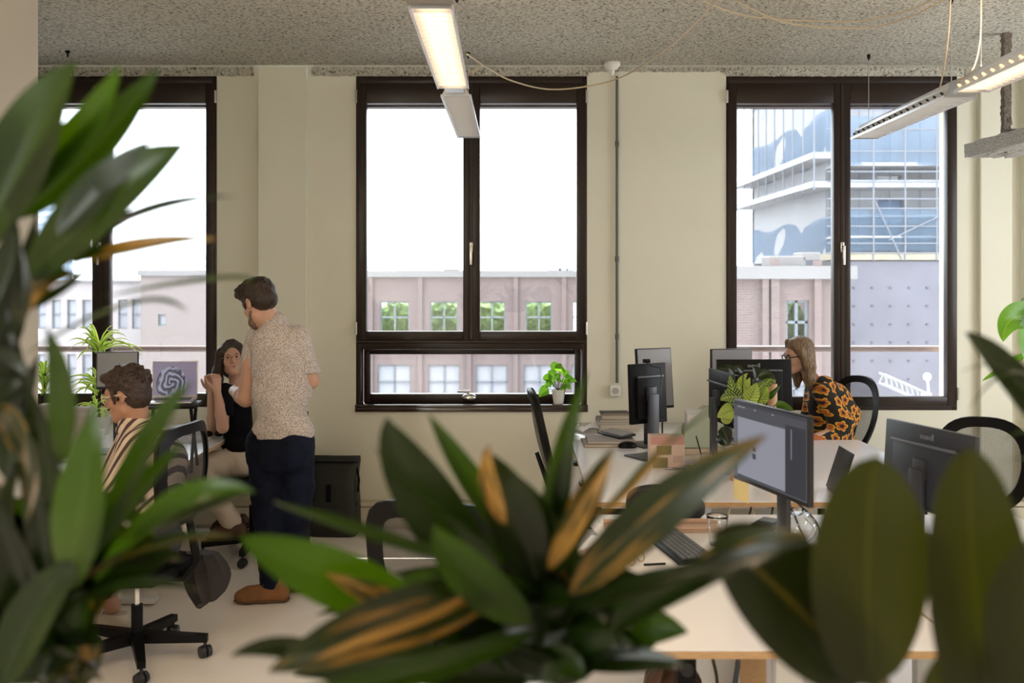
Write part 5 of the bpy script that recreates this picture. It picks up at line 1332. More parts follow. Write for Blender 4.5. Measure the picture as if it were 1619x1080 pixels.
M_micro, M_stripe, M_flower = m_micro(), m_stripes(), m_flowers()
M_denim = mat('dark_navy_denim', (.005, .008, .020), .85, spec=.15, bump=.25, bscale=260, var=.35, vscale=6); M_chino = mat('cream_trousers', (.56, .48, .39), .85, bump=.2, bscale=200)
M_tee = mat('black_cotton', (.006, .006, .008), .9, spec=.1, bump=.2, bscale=200); M_suede = mat('brown_suede', (.20, .085, .03), .85, bump=.25, bscale=120, var=.2, vscale=12)
M_crepe = mat('crepe_sole', (.10, .05, .025), .8); M_canvas = mat('cream_canvas', (.50, .44, .36), .8)
WRK = [(.0035, 26, 20, 34, .3), (.0020, 60, 52, 44, 1.7)]

# ---------------- standing man (seen from behind, looking down to the left)
y = 5.44
def J(px, py, yy): return np.array(P(px, py, yy))
root = empty('person', (-1.30, 5.44, 0), 0, 'man standing with his back turned, patterned short-sleeved shirt, navy jeans, brown suede boots', 'person'); root['world_parts'] = 1
fw = nrm((-.42, .91, 0)); rt = nrm(np.cross(fw, (0, 0, 1)))
hipL, hipR = J(421, 712, 5.46), J(466, 712, 5.40); kneeL, ankL = J(424, 812, 5.40), J(430, 925, 5.46); kneeR, ankR = J(470, 812, 5.40), J(470, 918, 5.60)
shL, shR = J(403, 535, 5.44), J(471, 533, 5.40); neck = J(440, 516, 5.42); hc = J(409, 478, 5.40)
Rh = frame3((-.70, .50, -.50))
elL, wrL = J(389, 630, 5.46), J(370, 618, 5.70); elR, wrR = J(491, 601, 5.46), J(470, 628, 5.72)
sd = SDF()
sd.cap(hipL, hipR, .095, None, .05); sd.chain([J(443, 700, y), J(445, 620, y), J(444, 560, y)], [.085, .08, .085], .05); sd.cap(shL, shR, .040, None, .04)
sd.cap(J(440, 535, y), hc+np.array([.02, 0, -.02]), .060, .052, .03)
arm(sd, shL, elL, wrL, (.052, .045, .043, .030)); arm(sd, shR, elR, wrR, (.052, .045, .043, .030))
hand(sd, wrL, nrm((.15, .30, .30)), (0.7, 0, -.4), 1, 1.0, .8); hand(sd, wrR, nrm((-.6, .6, .1)), (-.3, -.2, -.9), -1, 1.0, .8)
for a, b, c_ in ((hipL, kneeL, ankL), (hipR, kneeR, ankR)): sd.chain([a, b, c_], [.080, .055, .038], .03)
head(sd, hc, Rh, .98, jaw=1.08)
sdf_obj('body', sd, .0055, M_skin, root); face_bits(root, hc, Rh, .98)
# shirt
sd = SDF()
sd.cap(shR+np.array([-.004, 0, 0]), J(492, 604, 5.46), .066, .064, .03); sd.cut(J(490, 590, 5.46), nrm(np.array([.10, .0, -1])))
sdf_obj('sleeve', sd, .006, M_micro, root, [(.0030, 18, 14, 22, .9)]); sd = SDF()
sd.cap(shL+np.array([.015, 0, 0]), J(393, 600, 5.49), .066, .064, .03); sd.cut(J(395, 586, 5.47), nrm(np.array([-.10, .02, -1])))
sdf_obj('sleeve', sd, .006, M_micro, root, [(.0030, 18, 14, 22, .9), (.0018, 50, 40, 46, 2.0)])
sd = SDF()
sd.chain([J(445, 688, y), J(446, 650, y), J(447, 600, y), J(445, 555, y)], [.122, .116, .124, .118], .05, flat=(fw, .82))
sd.cap(J(422, 688, y), J(470, 684, y), .092, None, .05); sd.cap(J(425, 620, y), J(466, 620, y), .096, None, .05); sd.cap(J(425, 575, y), J(464, 572, y), .102, None, .05)
sd.cap(J(411, 543, 5.43), J(466, 538, 5.40), .060, None, .04); sd.ell(J(442, 545, 5.40), (.15, .085, .12), frame3(fw), .06)
sd.cap(J(432, 530, 5.43), J(434, 512, 5.43), .082, .070, .03)
sd.cut(J(445, 692, y), nrm((.0, .0, -1))); sd.ell(J(386, 704, 5.36), (.06, .3, .06), None, .02, sub=True)
sdf_obj('shirt', sd, .0065, M_micro, root, [(.0050, 16, 12, 26, .9), (.0025, 44, 36, 52, 2.0)])
sd = SDF(); cN = J(433, 512, 5.43); Rn = frame3((-.45, .85, -.15), (-.15, .0, 1))
for i in range(14):
    a0, a1 = 2*PI*i/14, 2*PI*(i+1)/14; f0 = cN+Rn@np.array([.070*math.cos(a0), .072*math.sin(a0), .006]); f1 = cN+Rn@np.array([.070*math.cos(a1), .072*math.sin(a1), .006]); sd.cap(f0, f1, .016, None, .008, flat=(nrm((f0+f1)/2-cN), .45))
sdf_obj('collar', sd, .005, M_micro, root)
# jeans
sd = SDF()
sd.cap(J(420, 694, y), J(468, 694, y), .098, None, .05); sd.chain([J(419, 712, 5.46), J(424, 770, 5.43), kneeL, J(428, 870, 5.43), J(430, 922, 5.46)], [.103, .093, .077, .072, .066], .035)
sd.chain([J(468, 712, 5.42), J(470, 770, 5.42), kneeR, J(470, 870, 5.50), J(470, 916, 5.60)], [.100, .088, .073, .068, .062], .035)
sd.ell(J(432, 722, 5.36), (.085, .085, .09), None, .04); sd.ell(J(466, 720, 5.34), (.08, .085, .09), None, .04)
sd.cut(J(440, 672, y), (0, 0, 1)); sd.cut(J(430, 928, 5.46), (0, 0, -1), J(430, 940, 5.46), .10); sd.cut(J(470, 922, 5.6), (0, 0, -1), J(470, 935, 5.6), .10)
jo = sdf_obj('jeans', sd, .0065, M_denim, root, [(.004, 22, 20, 40, .5), (.003, 40, 30, 90, 2.2)])
for px in (438, 480):
    M_ = Matrix.Translation(P(px, 724, 5.44)-Vector((0, .135, 0)))
# hair
L = lambda x, yy, z: np.array(hc)+Rh@np.array([x, yy, z])
sd = SDF(); sd.ell(L(0, -.022, .048), (.086, .100, .086), Rh, .02); sd.ell(L(0, -.045, -.010), (.076, .070, .062), Rh, .02)
sd.ell(L(0, .045, .100), (.062, .05, .030), Rh, .02); sd.cap(L(-.05, .075, .085), L(.0, .095, .075), .022, .016, .02)
for i in range(9): a = -1.2+i*.3; sd.cap(L(.07*math.sin(a), -.02+.02*math.cos(a*3), .105), L(.085*math.sin(a), .05, .095+.01*math.cos(a*5)), .016, .010, .012)
for e in (-1, 1): sd.ell(L(e*.086, .004, -.012), (.022, .024, .036), Rh, .01, sub=True); sd.cap(L(e*.072, .03, .03), L(e*.071, .036, -.018), .012, .006, .01)
sd.ell(L(0, .13, -.02), (.085, .075, .085), Rh, .02, sub=True)
sdf_obj('hair', sd, .005, M_hair_db, root, [(.004, 90, 80, 70, .4), (.002, 160, 170, 120, 1.2)])
sd = SDF(); sd.chain([L(-.058, .02, -.055), L(-.035, .062, -.092), L(0, .078, -.104), L(.035, .062, -.092), L(.058, .02, -.055)], [.016, .020, .022, .020, .016], .02); sdf_obj('beard', sd, .005, hairm('short_beard', (.10, .06, .04), (.22, .14, .10)), root)
shoe(root, P(456, 950, 5.45)-Vector((0, 0, PZ(950, 5.45))), P(370, 950, 5.42)-Vector((0, 0, PZ(950, 5.42))), M_suede, M_crepe)
shoe(root, (PXX(492, 5.62), 5.62, 0), (PXX(410, 5.62), 5.66, 0), M_suede, M_crepe)

# ---------------- woman seated at the left desk, looking up at the man
y = 6.42
root = empty('person', (-1.75, 6.42, 0), 0, 'seated woman in black T-shirt and cream trousers, hands clasped, looking up at the standing man', 'person'); root['world_parts'] = 1
fw = nrm((-.93, -.36, 0)); hc = J(367, 569, 6.40); Rh = frame3((.30, -.90, .22), (-.10, 0, 1))
shL, shR = J(356, 618, 6.28), J(391, 614, 6.50); neck = J(372, 600, 6.42)
elN, wrN = J(352, 676, 6.22), J(343, 617, 6.20); elF, wrF = J(336, 684, 6.52), J(334, 618, 6.26)
hipN, hipF = J(380, 729, 6.34), J(384, 729, 6.54); knN, knF = J(312, 738, 6.22), J(300, 738, 6.50); anN, anF = J(366, 826, 6.26), J(370, 824, 6.48)
sd = SDF()
sd.cap(hipN, hipF, .085, None, .04); sd.chain([J(382, 720, y), J(376, 670, y), J(373, 630, y)], [.075, .06, .065], .05); sd.cap(shL, shR, .040, None, .03)
sd.cap(J(373, 612, y), hc+np.array([.01, .02, -.03]), .043, .042, .025)
arm(sd, shL, elN, wrN, (.040, .034, .033, .023)); arm(sd, shR, elF, wrF, (.040, .034, .033, .023))
hand(sd, wrN, nrm((-.05, .02, .9)), nrm((-.6, .6, 0)), 1, .86, .75); hand(sd, wrF, nrm((-.15, -.05, .9)), nrm((.5, -.7, -.1)), -1, .86, .65)
for a, b, c_ in ((hipN, knN, anN), (hipF, knF, anF)): sd.chain([a, b, c_], [.070, .048, .035], .03)
head(sd, hc, Rh, .90, jaw=.93)
sdf_obj('body', sd, .005, M_skin, root); face_bits(root, hc, Rh, .90, gaze=(.25, .35), smile=True, glasses=(mat('thin_gold_wire', (.45, .30, .2), .3, metal=.8), .0011))
sd = SDF(); sd.cap(shR, J(374, 650, 6.55), .048, .050, .03); sd.cut(J(374, 650, 6.55), (-.2, 0, -1)); sdf_obj('sleeve', sd, .006, M_tee, root)
sd = SDF(); sd.cap(shL, J(355, 668, 6.24), .050, .054, .03)
sd.cut(J(358, 656, 6.26), nrm((-.25, -.1, -1)))
sdf_obj('sleeve', sd, .006, M_tee, root, WRK); sd = SDF()
sd.chain([J(381, 716, y), J(376, 675, y), J(374, 640, y)], [.118, .098, .105], .05, flat=(fw, .85)); sd.cap(J(381, 712, 6.34), J(384, 712, 6.52), .095, None, .04)
sd.cap(shL+np.array([.01, .02, -.008]), shR+np.array([0, -.01, -.008]), .052, None, .03); sd.ell(J(368, 645, 6.40), (.075, .095, .06), frame3(fw), .04)
sd.ell(J(368, 604, 6.38), (.045, .07, .035), None, .015, sub=True)
sd.cut(J(380, 708, y), (0, 0, -1)); sdf_obj('t_shirt', sd, .006, M_tee, root, WRK)
sd = SDF()
sd.cap(J(381, 728, 6.34), J(385, 728, 6.54), .108, None, .05)
for (a, b, c_) in ((hipN, knN, anN), (hipF, knF, anF)): sd.chain([a, b], [.098, .074], .03); sd.chain([b, b*.5+c_*.5, c_], [.074, .066, .060], .03)
sd.cut(J(380, 700, y), (0, 0, 1)); sdf_obj('trousers', sd, .0065, M_chino, root, WRK)
bt = [J(381, 704, y)+np.array([.112*math.cos(a), .118*math.sin(a), 0]) for a in [2*PI*i/24 for i in range(24)]]
world_part(MB().tube([Vector(b) for b in bt], .012, 6, closed=True, flat=((0, 0, 1), 1.5)).build('belt', M_black, None, True), root)
L = lambda x, yy, z: np.array(hc)+Rh@np.array([x, yy, z])*.92
sd = SDF(); sd.ell(L(0, -.025, .048), (.088, .092, .086), Rh, .02); sd.ell(L(0, -.060, -.02), (.085, .062, .10), Rh, .03)
for e in (-1, 1):
    sd.chain([L(e*.020, .055, .115), L(e*.075, .035, .05), L(e*.094, .005, -.04), L(e*.100, -.01, -.12), L(e*.105, .01, -.19)], [.020, .026, .028, .026, .016], .02)
    sd.chain([L(e*.06, -.03, .02), L(e*.11, -.04, -.06), L(e*.12, -.02, -.15), L(e*.13, -.01, -.21)], [.03, .03, .026, .010], .02)
sd.ell(L(-.005, .12, -.02), (.066, .085, .088), Rh, .015, sub=True)
sdf_obj('hair', sd, .005, M_hair_bk, root, [(.0045, 60, 60, 30, .4), (.002, 150, 150, 60, 1.2)])
for h_, t_, lab in (((PXX(386, 6.26), 6.26, .13), (PXX(330, 6.24), 6.24, .11), 0), ((PXX(390, 6.48), 6.48, .13), (PXX(336, 6.46), 6.46, .11), 0)): shoe(root, h_, t_, M_leather, M_black, high=False, laces=False)

# ---------------- man seated in front, striped shirt, profile to the left
y = 4.62
root = empty('person', (-1.70, 4.62, 0), 0, 'seated man in cream and brown striped shirt, dark curly hair, facing left', 'person'); root['world_parts'] = 1
hc = J(202, 623, 4.60); Rh = frame3((-.95, .06, -.22)); fw = nrm((-.92, .38, 0))
shN, shF = J(216, 706, 4.44), J(206, 696, 4.80); elN, wrN = J(176, 790, 4.42), J(120, 775, 4.62); elF, wrF = J(155, 780, 4.86), J(112, 768, 4.82)
hipN, hipF = J(246, 852, 4.50), J(240, 846, 4.72); knN, knF = J(120, 850, 4.62), J(110, 846, 4.90); anN, anF = J(178, 958, 4.98), J(140, 950, 5.05)
sd = SDF(); sd.cap(hipN, hipF, .10, None, .05); sd.chain([J(245, 830, y), J(238, 770, y), J(222, 715, y)], [.09, .09, .09], .05); sd.cap(shN, shF, .045, None, .04)
sd.cap(J(220, 700, y), hc+np.array([.035, 0, -.03]), .060, .052, .03)
arm(sd, shN, elN, wrN); arm(sd, shF, elF, wrF); hand(sd, wrN, nrm((-.9, .2, -.1)), (0, 0, -1), 1, 1, .5); hand(sd, wrF, nrm((-.9, 0, -.1)), (0, 0, -1), -1, 1, .5)
for a, b, c_ in ((hipN, knN, anN), (hipF, knF, anF)): sd.chain([a, b, c_], [.080, .055, .040], .03)
head(sd, hc, Rh, 1.0, jaw=1.05); sdf_obj('body', sd, .0055, M_skin2, root)
face_bits(root, hc, Rh, 1.0, glasses=(mat('pale_gold_wire', (.75, .62, .50), .3), .0024), gaze=(0, -.4))
sd = SDF(); sd.chain([J(248, 842, y), J(243, 790, y), J(234, 745, y), J(224, 712, y)], [.145, .140, .140, .125], .05, flat=(fw, .85))
sd.cap(J(238, 820, 4.52), J(238, 820, 4.74), .125, None, .05); sd.cap(J(226, 716, 4.46), J(214, 708, 4.78), .078, None, .05); sd.ell(J(246, 738, 4.62), (.19, .10, .15), frame3(fw), .05); sd.cap(J(238, 700, 4.50), J(226, 692, 4.76), .086, None, .05)
sd.cap(J(222, 700, y), J(212, 672, 4.61), .086, .072, .03)
sd.chain([shN, J(186, 780, 4.42), J(160, 784, 4.50)], [.074, .072, .062], .03); sd.chain([shF, J(168, 776, 4.86), J(145, 776, 4.86)], [.070, .068, .06], .03)
sd.cut(J(240, 852, y), (0, 0, -1)); sdf_obj('shirt', sd, .0065, M_stripe, root, [(.0035, 20, 18, 26, .3), (.002, 50, 52, 44, 1.7)])
sd = SDF(); cN = J(211, 674, 4.61); Rn = frame3((-.93, .3, -.45), (-.4, .1, 1))
for i in range(14):
    a0, a1 = 2*PI*i/14, 2*PI*(i+1)/14; f0 = cN+Rn@np.array([.068*math.cos(a0), .072*math.sin(a0), .006]); f1 = cN+Rn@np.array([.068*math.cos(a1), .072*math.sin(a1), .006]); sd.cap(f0, f1, .017, None, .008, flat=(nrm((f0+f1)/2-cN), .45))
sdf_obj('collar', sd, .005, M_stripe, root)
sd = SDF(); sd.cap(hipN, hipF, .115, None, .05)
for (a, b, c_) in ((hipN, knN, anN), (hipF, knF, anF)): sd.chain([a, b, b*.3+c_*.7], [.105, .080, .066], .03)
sdf_obj('trousers', sd, .008, mat('dark_trousers', (.02, .02, .025), .9), root, WRK)
L = lambda x, yy, z: np.array(hc)+Rh@np.array([x, yy, z])
sd = SDF(); sd.ell(L(0, -.014, .050), (.086, .098, .086), Rh, .02); sd.ell(L(0, -.044, -.010), (.080, .062, .074), Rh, .02); sd.ell(L(0, .060, .094), (.066, .046, .030), Rh, .02)
rr = random.Random(4)
for i in range(60):
    a, b = rr.uniform(0, 2*PI), rr.uniform(-.2, 1.3); p = L(.086*math.cos(a)*math.cos(b), -.012+.100*math.sin(a)*math.cos(b), .052+.084*math.sin(b))
    if Rh.T@(p-hc) @ np.array([0, 1, 0]) > .07 and b < .5: continue
    sd.ell(p, (.014, .014, .011), None, .010)
for e in (-1, 1): sd.ell(L(e*.090, .004, -.012), (.026, .026, .036), Rh, .01, sub=True); sd.cap(L(e*.074, .036, .03), L(e*.073, .034, -.03), .012, .007, .01)
sd.ell(L(0, .135, -.03), (.09, .075, .088), Rh, .015, sub=True)
sdf_obj('hair', sd, .005, M_hair_cur, root, [(.004, 110, 100, 120, .4)])
sd = SDF(); sd.cap(L(-.020, .096, -.051), L(.020, .096, -.051), .0065, None, .01); sdf_obj('moustache', sd, .004, M_hair_db, root)
world_part(MB().ball(L(-.088, .008, -.012), (.006, .009, .010)).ball(L(.088, .008, -.012), (.006, .009, .010)).build('earbuds', M_black, None, True), root)
shoe(root, (PXX(205, 4.98), 4.98, 0), (PXX(118, 5.0), 5.02, 0), M_canvas, M_steelw, high=False, lacem=M_steelw); shoe(root, (PXX(165, 5.15), 5.18, 0), (PXX(85, 5.1), 5.2, 0), M_canvas, M_steelw, high=False, lacem=M_steelw)

# ---------------- woman at the right, flowered sweater
y = 6.66
root = empty('person', (2.05, 6.66, 0), 0, 'seated woman with long blond hair and glasses, in an orange-flowered black sweater', 'person'); root['world_parts'] = 1
hc = J(1262, 562, 6.62); Rh = frame3((-.93, -.22, -.18)); fw = nrm((-.9, -.25, 0))
shN, shF = J(1302, 622, 6.50), J(1288, 618, 6.80); elN, wrN = J(1332, 682, 6.46), J(1292, 690, 6.36); elF, wrF = J(1275, 690, 6.86), J(1230, 690, 6.6)
hipN, hipF = J(1326, 715, 6.60), J(1318, 712, 6.78); knN, knF = J(1250, 725, 6.50), J(1240, 722, 6.82); anN, anF = J(1262, 830, 6.55), J(1250, 826, 6.8)
sd = SDF(); sd.cap(hipN, hipF, .085, None, .04); sd.chain([J(1322, 705, 6.68), J(1308, 660, y), J(1294, 632, y)], [.08, .07, .07], .05); sd.cap(shN, shF, .040, None, .03)
sd.cap(J(1292, 620, y), hc+np.array([.03, 0, -.03]), .045, .043, .025); arm(sd, shN, elN, wrN, (.042, .036, .034, .024)); arm(sd, shF, elF, wrF, (.042, .036, .034, .024))
hand(sd, wrN, nrm((-.9, 0, .0)), (0, 0, -1), 1, .86, .3); hand(sd, wrF, nrm((-.9, -.2, .0)), (0, 0, -1), -1, .86, .3)
for a, b, c_ in ((hipN, knN, anN), (hipF, knF, anF)): sd.chain([a, b, c_], [.070, .048, .035], .03)
head(sd, hc, Rh, .92, jaw=.93); sdf_obj('body', sd, .0055, M_skin, root); face_bits(root, hc, Rh, .92, glasses=(M_black, .0030), gaze=(0, -.3))
sd = SDF(); sd.chain([J(1324, 705, 6.68), J(1314, 672, y), J(1302, 640, y)], [.125, .118, .112], .05); sd.cap(shN, shF, .060, None, .04); sd.ell(J(1320, 645, 6.70), (.12, .115, .17), frame3(fw), .05); sd.cap(J(1304, 612, 6.62), J(1336, 655, 6.70), .075, .10, .04)
sd.chain([shN+np.array([.01, 0, -.01]), J(1330, 668, 6.46), J(1322, 690, 6.44), J(1298, 694, 6.38)], [.066, .078, .066, .044], .03)
sd.chain([shF, elF, J(1250, 694, 6.74)], [.062, .066, .05], .03); sd.cut(J(1320, 722, y), (0, 0, -1)); sdf_obj('sweater', sd, .006, M_flower, root, WRK)
M_rust = mat('rust_rib_knit', (.36, .10, .03), .9, bump=.4, bscale=120)
sd = SDF(); sd.cap(J(1290, 612, y), J(1280, 596, 6.64), .056, .052, .02); sd.cut(J(1279, 592, 6.64), (-.3, 0, 1)); sdf_obj('sweater_collar', sd, .005, M_rust, root)
sd = SDF(); sd.cap(J(1300, 694, 6.385), J(1283, 695, 6.34), .040, .034, .01); sdf_obj('sweater_cuff', sd, .005, M_rust, root)
sd = SDF(); sd.cap(hipN, hipF, .108, None, .05)
for (a, b, c_) in ((hipN, knN, anN), (hipF, knF, anF)): sd.chain([a, b, b*.3+c_*.7], [.095, .074, .058], .03)
sdf_obj('trousers', sd, .008, M_denim, root, WRK)
L = lambda x, yy, z: np.array(hc)+Rh@np.array([x, yy, z])*.94
sd = SDF(); sd.ell(L(0, -.022, .045), (.086, .098, .086), Rh, .02); sd.ell(L(0, -.045, -.03), (.086, .066, .10), Rh, .03)
for e in (-1, 1):
    sd.chain([L(e*.030, .045, .105), L(e*.076, .012, .04), L(e*.086, -.004, -.05), L(e*.086, .002, -.14), L(e*.080, .012, -.215)], [.022, .024, .026, .025, .014], .02)
    sd.chain([L(e*.07, -.03, .02), L(e*.086, -.030, -.08), L(e*.086, -.02, -.17), L(e*.08, .0, -.235)], [.034, .036, .030, .012], .02)
sd.ell(L(0, .122, -.020), (.105, .090, .095), Rh, .012, sub=True)
sdf_obj('hair', sd, .005, M_hair_bl, root, [(.002, 120, 120, 20, .4)])
for h_, t_ in (((PXX(1275, 6.55), 6.55, 0), (PXX(1215, 6.5), 6.5, 0)), ((PXX(1265, 6.82), 6.82, 0), (PXX(1205, 6.8), 6.8, 0))): shoe(root, h_, t_, M_black, M_steelw, high=False, laces=False)
# ================================================================== plants
def PL(px, py, y): return P(px, py, y)
def fl(root, m, base, mid, tip, wpx, nh=(0, -1, .25), fold=.22, wav=.02, shape='lance', seed=0, petiole=0.0, nv=18):
    """base/mid/tip: (px, py, depth in metres); width given at the middle's distance. mid is a point the blade passes through"""
    p0, pm, p2 = PL(*base), PL(*mid), PL(*tip); p1 = pm*2-(p0+p2)*.5
    return leaf(p0, p1, p2, wpx/FPX*mid[2], nh, m, root, fold=fold, wav=wav, shape=shape, seed=seed, petiole=petiole, nv=nv)
def planter(root, x, y, zt, r=.15):
    world_part(MB().lathe([(0, 0), (r*.78, 0), (r*.80, .01), (r, zt), (r*.93, zt), (r*.90, zt-.04), (0, zt-.04)], 28, (x, y, 0)).build('pot', M_dkgrey, None, True), root)
    world_part(MB().lathe([(0, zt-.035), (r*.9, zt-.035)], 20, (x, y, 0)).build('soil', M_soil), root)

# ---- left foreground dracaena
yb = 1.10
root = empty('potted_dracaena', (PXX(10, 1.12), 1.12, 0), 0, 'large blurred broad-leaved plant filling the left foreground from top to bottom', 'plant'); root['world_parts'] = 1
planter(root, PXX(40, 1.14), 1.14, .95, .16)
world_part(MB().tube([(PXX(40, 1.14), 1.14, .9), PL(-10, 1000, 1.13), PL(-40, 760, 1.12), PL(-40, 560, 1.12), PL(-30, 420, 1.10), PL(-20, 350, 1.08)], [.011, .010, .009, .008, .007, .005], 10).build('stem', M_stem, None, True), root)
world_part(MB().tube([(PXX(90, 1.16), 1.16, .9), PL(100, 1010, 1.15), PL(112, 900, 1.15), PL(110, 800, 1.14)], [.009, .008, .007, .005], 10).build('stem', M_stem, None, True), root)
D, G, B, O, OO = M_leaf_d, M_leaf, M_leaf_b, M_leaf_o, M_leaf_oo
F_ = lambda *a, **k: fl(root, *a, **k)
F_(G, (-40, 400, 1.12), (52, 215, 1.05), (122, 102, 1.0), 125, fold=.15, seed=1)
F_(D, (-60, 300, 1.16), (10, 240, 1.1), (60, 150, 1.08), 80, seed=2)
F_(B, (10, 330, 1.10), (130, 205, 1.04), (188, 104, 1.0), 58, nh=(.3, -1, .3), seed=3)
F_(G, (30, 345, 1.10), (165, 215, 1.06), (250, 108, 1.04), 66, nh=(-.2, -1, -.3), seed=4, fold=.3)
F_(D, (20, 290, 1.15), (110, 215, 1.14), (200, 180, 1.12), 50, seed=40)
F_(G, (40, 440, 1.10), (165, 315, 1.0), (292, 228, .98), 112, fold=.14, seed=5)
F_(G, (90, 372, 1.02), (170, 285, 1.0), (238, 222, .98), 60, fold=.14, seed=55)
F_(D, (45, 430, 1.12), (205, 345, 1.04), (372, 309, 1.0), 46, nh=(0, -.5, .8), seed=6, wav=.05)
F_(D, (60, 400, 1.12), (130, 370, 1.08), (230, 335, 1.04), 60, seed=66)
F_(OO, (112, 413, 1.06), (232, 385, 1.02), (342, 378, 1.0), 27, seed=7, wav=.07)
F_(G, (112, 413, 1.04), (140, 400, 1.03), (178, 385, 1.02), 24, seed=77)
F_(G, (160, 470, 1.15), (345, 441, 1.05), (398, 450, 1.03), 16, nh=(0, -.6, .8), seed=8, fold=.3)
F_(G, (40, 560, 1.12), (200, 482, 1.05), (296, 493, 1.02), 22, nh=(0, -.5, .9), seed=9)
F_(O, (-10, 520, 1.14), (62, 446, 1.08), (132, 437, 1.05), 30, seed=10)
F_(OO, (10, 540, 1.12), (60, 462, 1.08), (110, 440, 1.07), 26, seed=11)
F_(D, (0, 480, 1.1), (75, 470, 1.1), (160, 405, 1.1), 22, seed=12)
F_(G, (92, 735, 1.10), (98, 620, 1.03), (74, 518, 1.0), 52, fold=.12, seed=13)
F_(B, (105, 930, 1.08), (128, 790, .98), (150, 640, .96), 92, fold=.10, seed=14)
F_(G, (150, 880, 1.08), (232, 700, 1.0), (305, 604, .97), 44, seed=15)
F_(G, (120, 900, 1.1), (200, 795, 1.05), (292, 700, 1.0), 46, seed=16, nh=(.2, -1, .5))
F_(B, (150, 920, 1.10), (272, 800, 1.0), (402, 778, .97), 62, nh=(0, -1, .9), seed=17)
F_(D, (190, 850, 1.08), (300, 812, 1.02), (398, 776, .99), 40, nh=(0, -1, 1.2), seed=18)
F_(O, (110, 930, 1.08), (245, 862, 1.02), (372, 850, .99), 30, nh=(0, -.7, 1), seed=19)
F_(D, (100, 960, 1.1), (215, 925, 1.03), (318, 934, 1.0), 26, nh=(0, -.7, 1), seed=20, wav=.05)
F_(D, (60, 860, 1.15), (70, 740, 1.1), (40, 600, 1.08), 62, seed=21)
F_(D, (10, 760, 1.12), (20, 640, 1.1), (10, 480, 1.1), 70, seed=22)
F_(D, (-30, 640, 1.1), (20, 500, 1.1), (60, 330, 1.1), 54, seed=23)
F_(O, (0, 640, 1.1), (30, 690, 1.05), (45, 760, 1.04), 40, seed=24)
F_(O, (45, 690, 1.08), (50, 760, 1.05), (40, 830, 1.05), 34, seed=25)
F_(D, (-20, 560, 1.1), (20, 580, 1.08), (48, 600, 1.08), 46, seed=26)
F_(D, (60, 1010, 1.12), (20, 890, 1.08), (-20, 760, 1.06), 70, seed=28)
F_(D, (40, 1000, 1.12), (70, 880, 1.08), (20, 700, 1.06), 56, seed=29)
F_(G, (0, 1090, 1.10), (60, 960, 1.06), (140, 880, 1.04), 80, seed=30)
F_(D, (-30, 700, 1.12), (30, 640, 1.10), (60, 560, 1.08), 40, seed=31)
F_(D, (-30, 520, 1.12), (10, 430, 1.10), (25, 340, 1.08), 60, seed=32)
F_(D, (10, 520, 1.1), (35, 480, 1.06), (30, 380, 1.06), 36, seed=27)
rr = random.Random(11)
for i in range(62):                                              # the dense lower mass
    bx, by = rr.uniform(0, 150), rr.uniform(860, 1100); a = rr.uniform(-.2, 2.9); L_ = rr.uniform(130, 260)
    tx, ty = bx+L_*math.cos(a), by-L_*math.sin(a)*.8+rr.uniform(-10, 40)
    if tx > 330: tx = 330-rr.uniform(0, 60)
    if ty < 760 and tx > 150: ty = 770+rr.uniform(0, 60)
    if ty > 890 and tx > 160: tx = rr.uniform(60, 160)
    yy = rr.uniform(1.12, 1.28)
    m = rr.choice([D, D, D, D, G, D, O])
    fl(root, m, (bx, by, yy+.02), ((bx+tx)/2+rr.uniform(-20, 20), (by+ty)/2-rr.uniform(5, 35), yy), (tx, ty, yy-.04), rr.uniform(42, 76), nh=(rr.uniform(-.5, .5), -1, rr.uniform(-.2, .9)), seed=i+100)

# ---- centre foreground plant
root = empty('potted_dracaena', (PXX(880, 1.22), 1.22, 0), 0, 'blurred long-leaved plant with partly ochre leaves in the centre foreground', 'plant'); root['world_parts'] = 1
planter(root, PXX(870, 1.2), 1.2, .98, .15)
world_part(MB().tube([(PXX(870, 1.2), 1.2, .95), PL(875, 1060, 1.19), PL(885, 985, 1.18), PL(880, 930, 1.17)], [.017, .016, .015, .012], 12).build('stem', mat('grey_green_stem', (.14, .16, .15), .5), None, True), root)
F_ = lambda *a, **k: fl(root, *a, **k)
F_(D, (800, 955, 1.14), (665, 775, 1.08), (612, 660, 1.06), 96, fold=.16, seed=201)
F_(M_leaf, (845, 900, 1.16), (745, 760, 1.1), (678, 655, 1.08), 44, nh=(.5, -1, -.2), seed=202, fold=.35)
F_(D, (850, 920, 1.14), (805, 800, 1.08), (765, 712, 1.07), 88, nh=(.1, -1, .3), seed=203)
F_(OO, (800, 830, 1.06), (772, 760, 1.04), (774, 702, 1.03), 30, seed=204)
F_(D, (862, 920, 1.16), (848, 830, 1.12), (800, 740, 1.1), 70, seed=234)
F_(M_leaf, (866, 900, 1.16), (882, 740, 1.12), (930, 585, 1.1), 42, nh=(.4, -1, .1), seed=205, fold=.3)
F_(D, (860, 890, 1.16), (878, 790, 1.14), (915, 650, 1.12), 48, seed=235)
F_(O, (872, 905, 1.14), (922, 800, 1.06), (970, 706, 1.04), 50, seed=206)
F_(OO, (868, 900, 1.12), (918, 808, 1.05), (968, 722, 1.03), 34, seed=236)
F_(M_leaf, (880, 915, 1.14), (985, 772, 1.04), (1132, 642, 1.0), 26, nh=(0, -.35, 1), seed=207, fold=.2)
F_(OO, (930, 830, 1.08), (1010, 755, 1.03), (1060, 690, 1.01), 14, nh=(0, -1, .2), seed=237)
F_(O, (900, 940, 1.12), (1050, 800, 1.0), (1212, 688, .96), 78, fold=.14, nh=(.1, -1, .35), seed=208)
F_(D, (900, 930, 1.14), (1010, 830, 1.04), (1140, 760, 1.0), 60, nh=(0, -1, .1), seed=238)
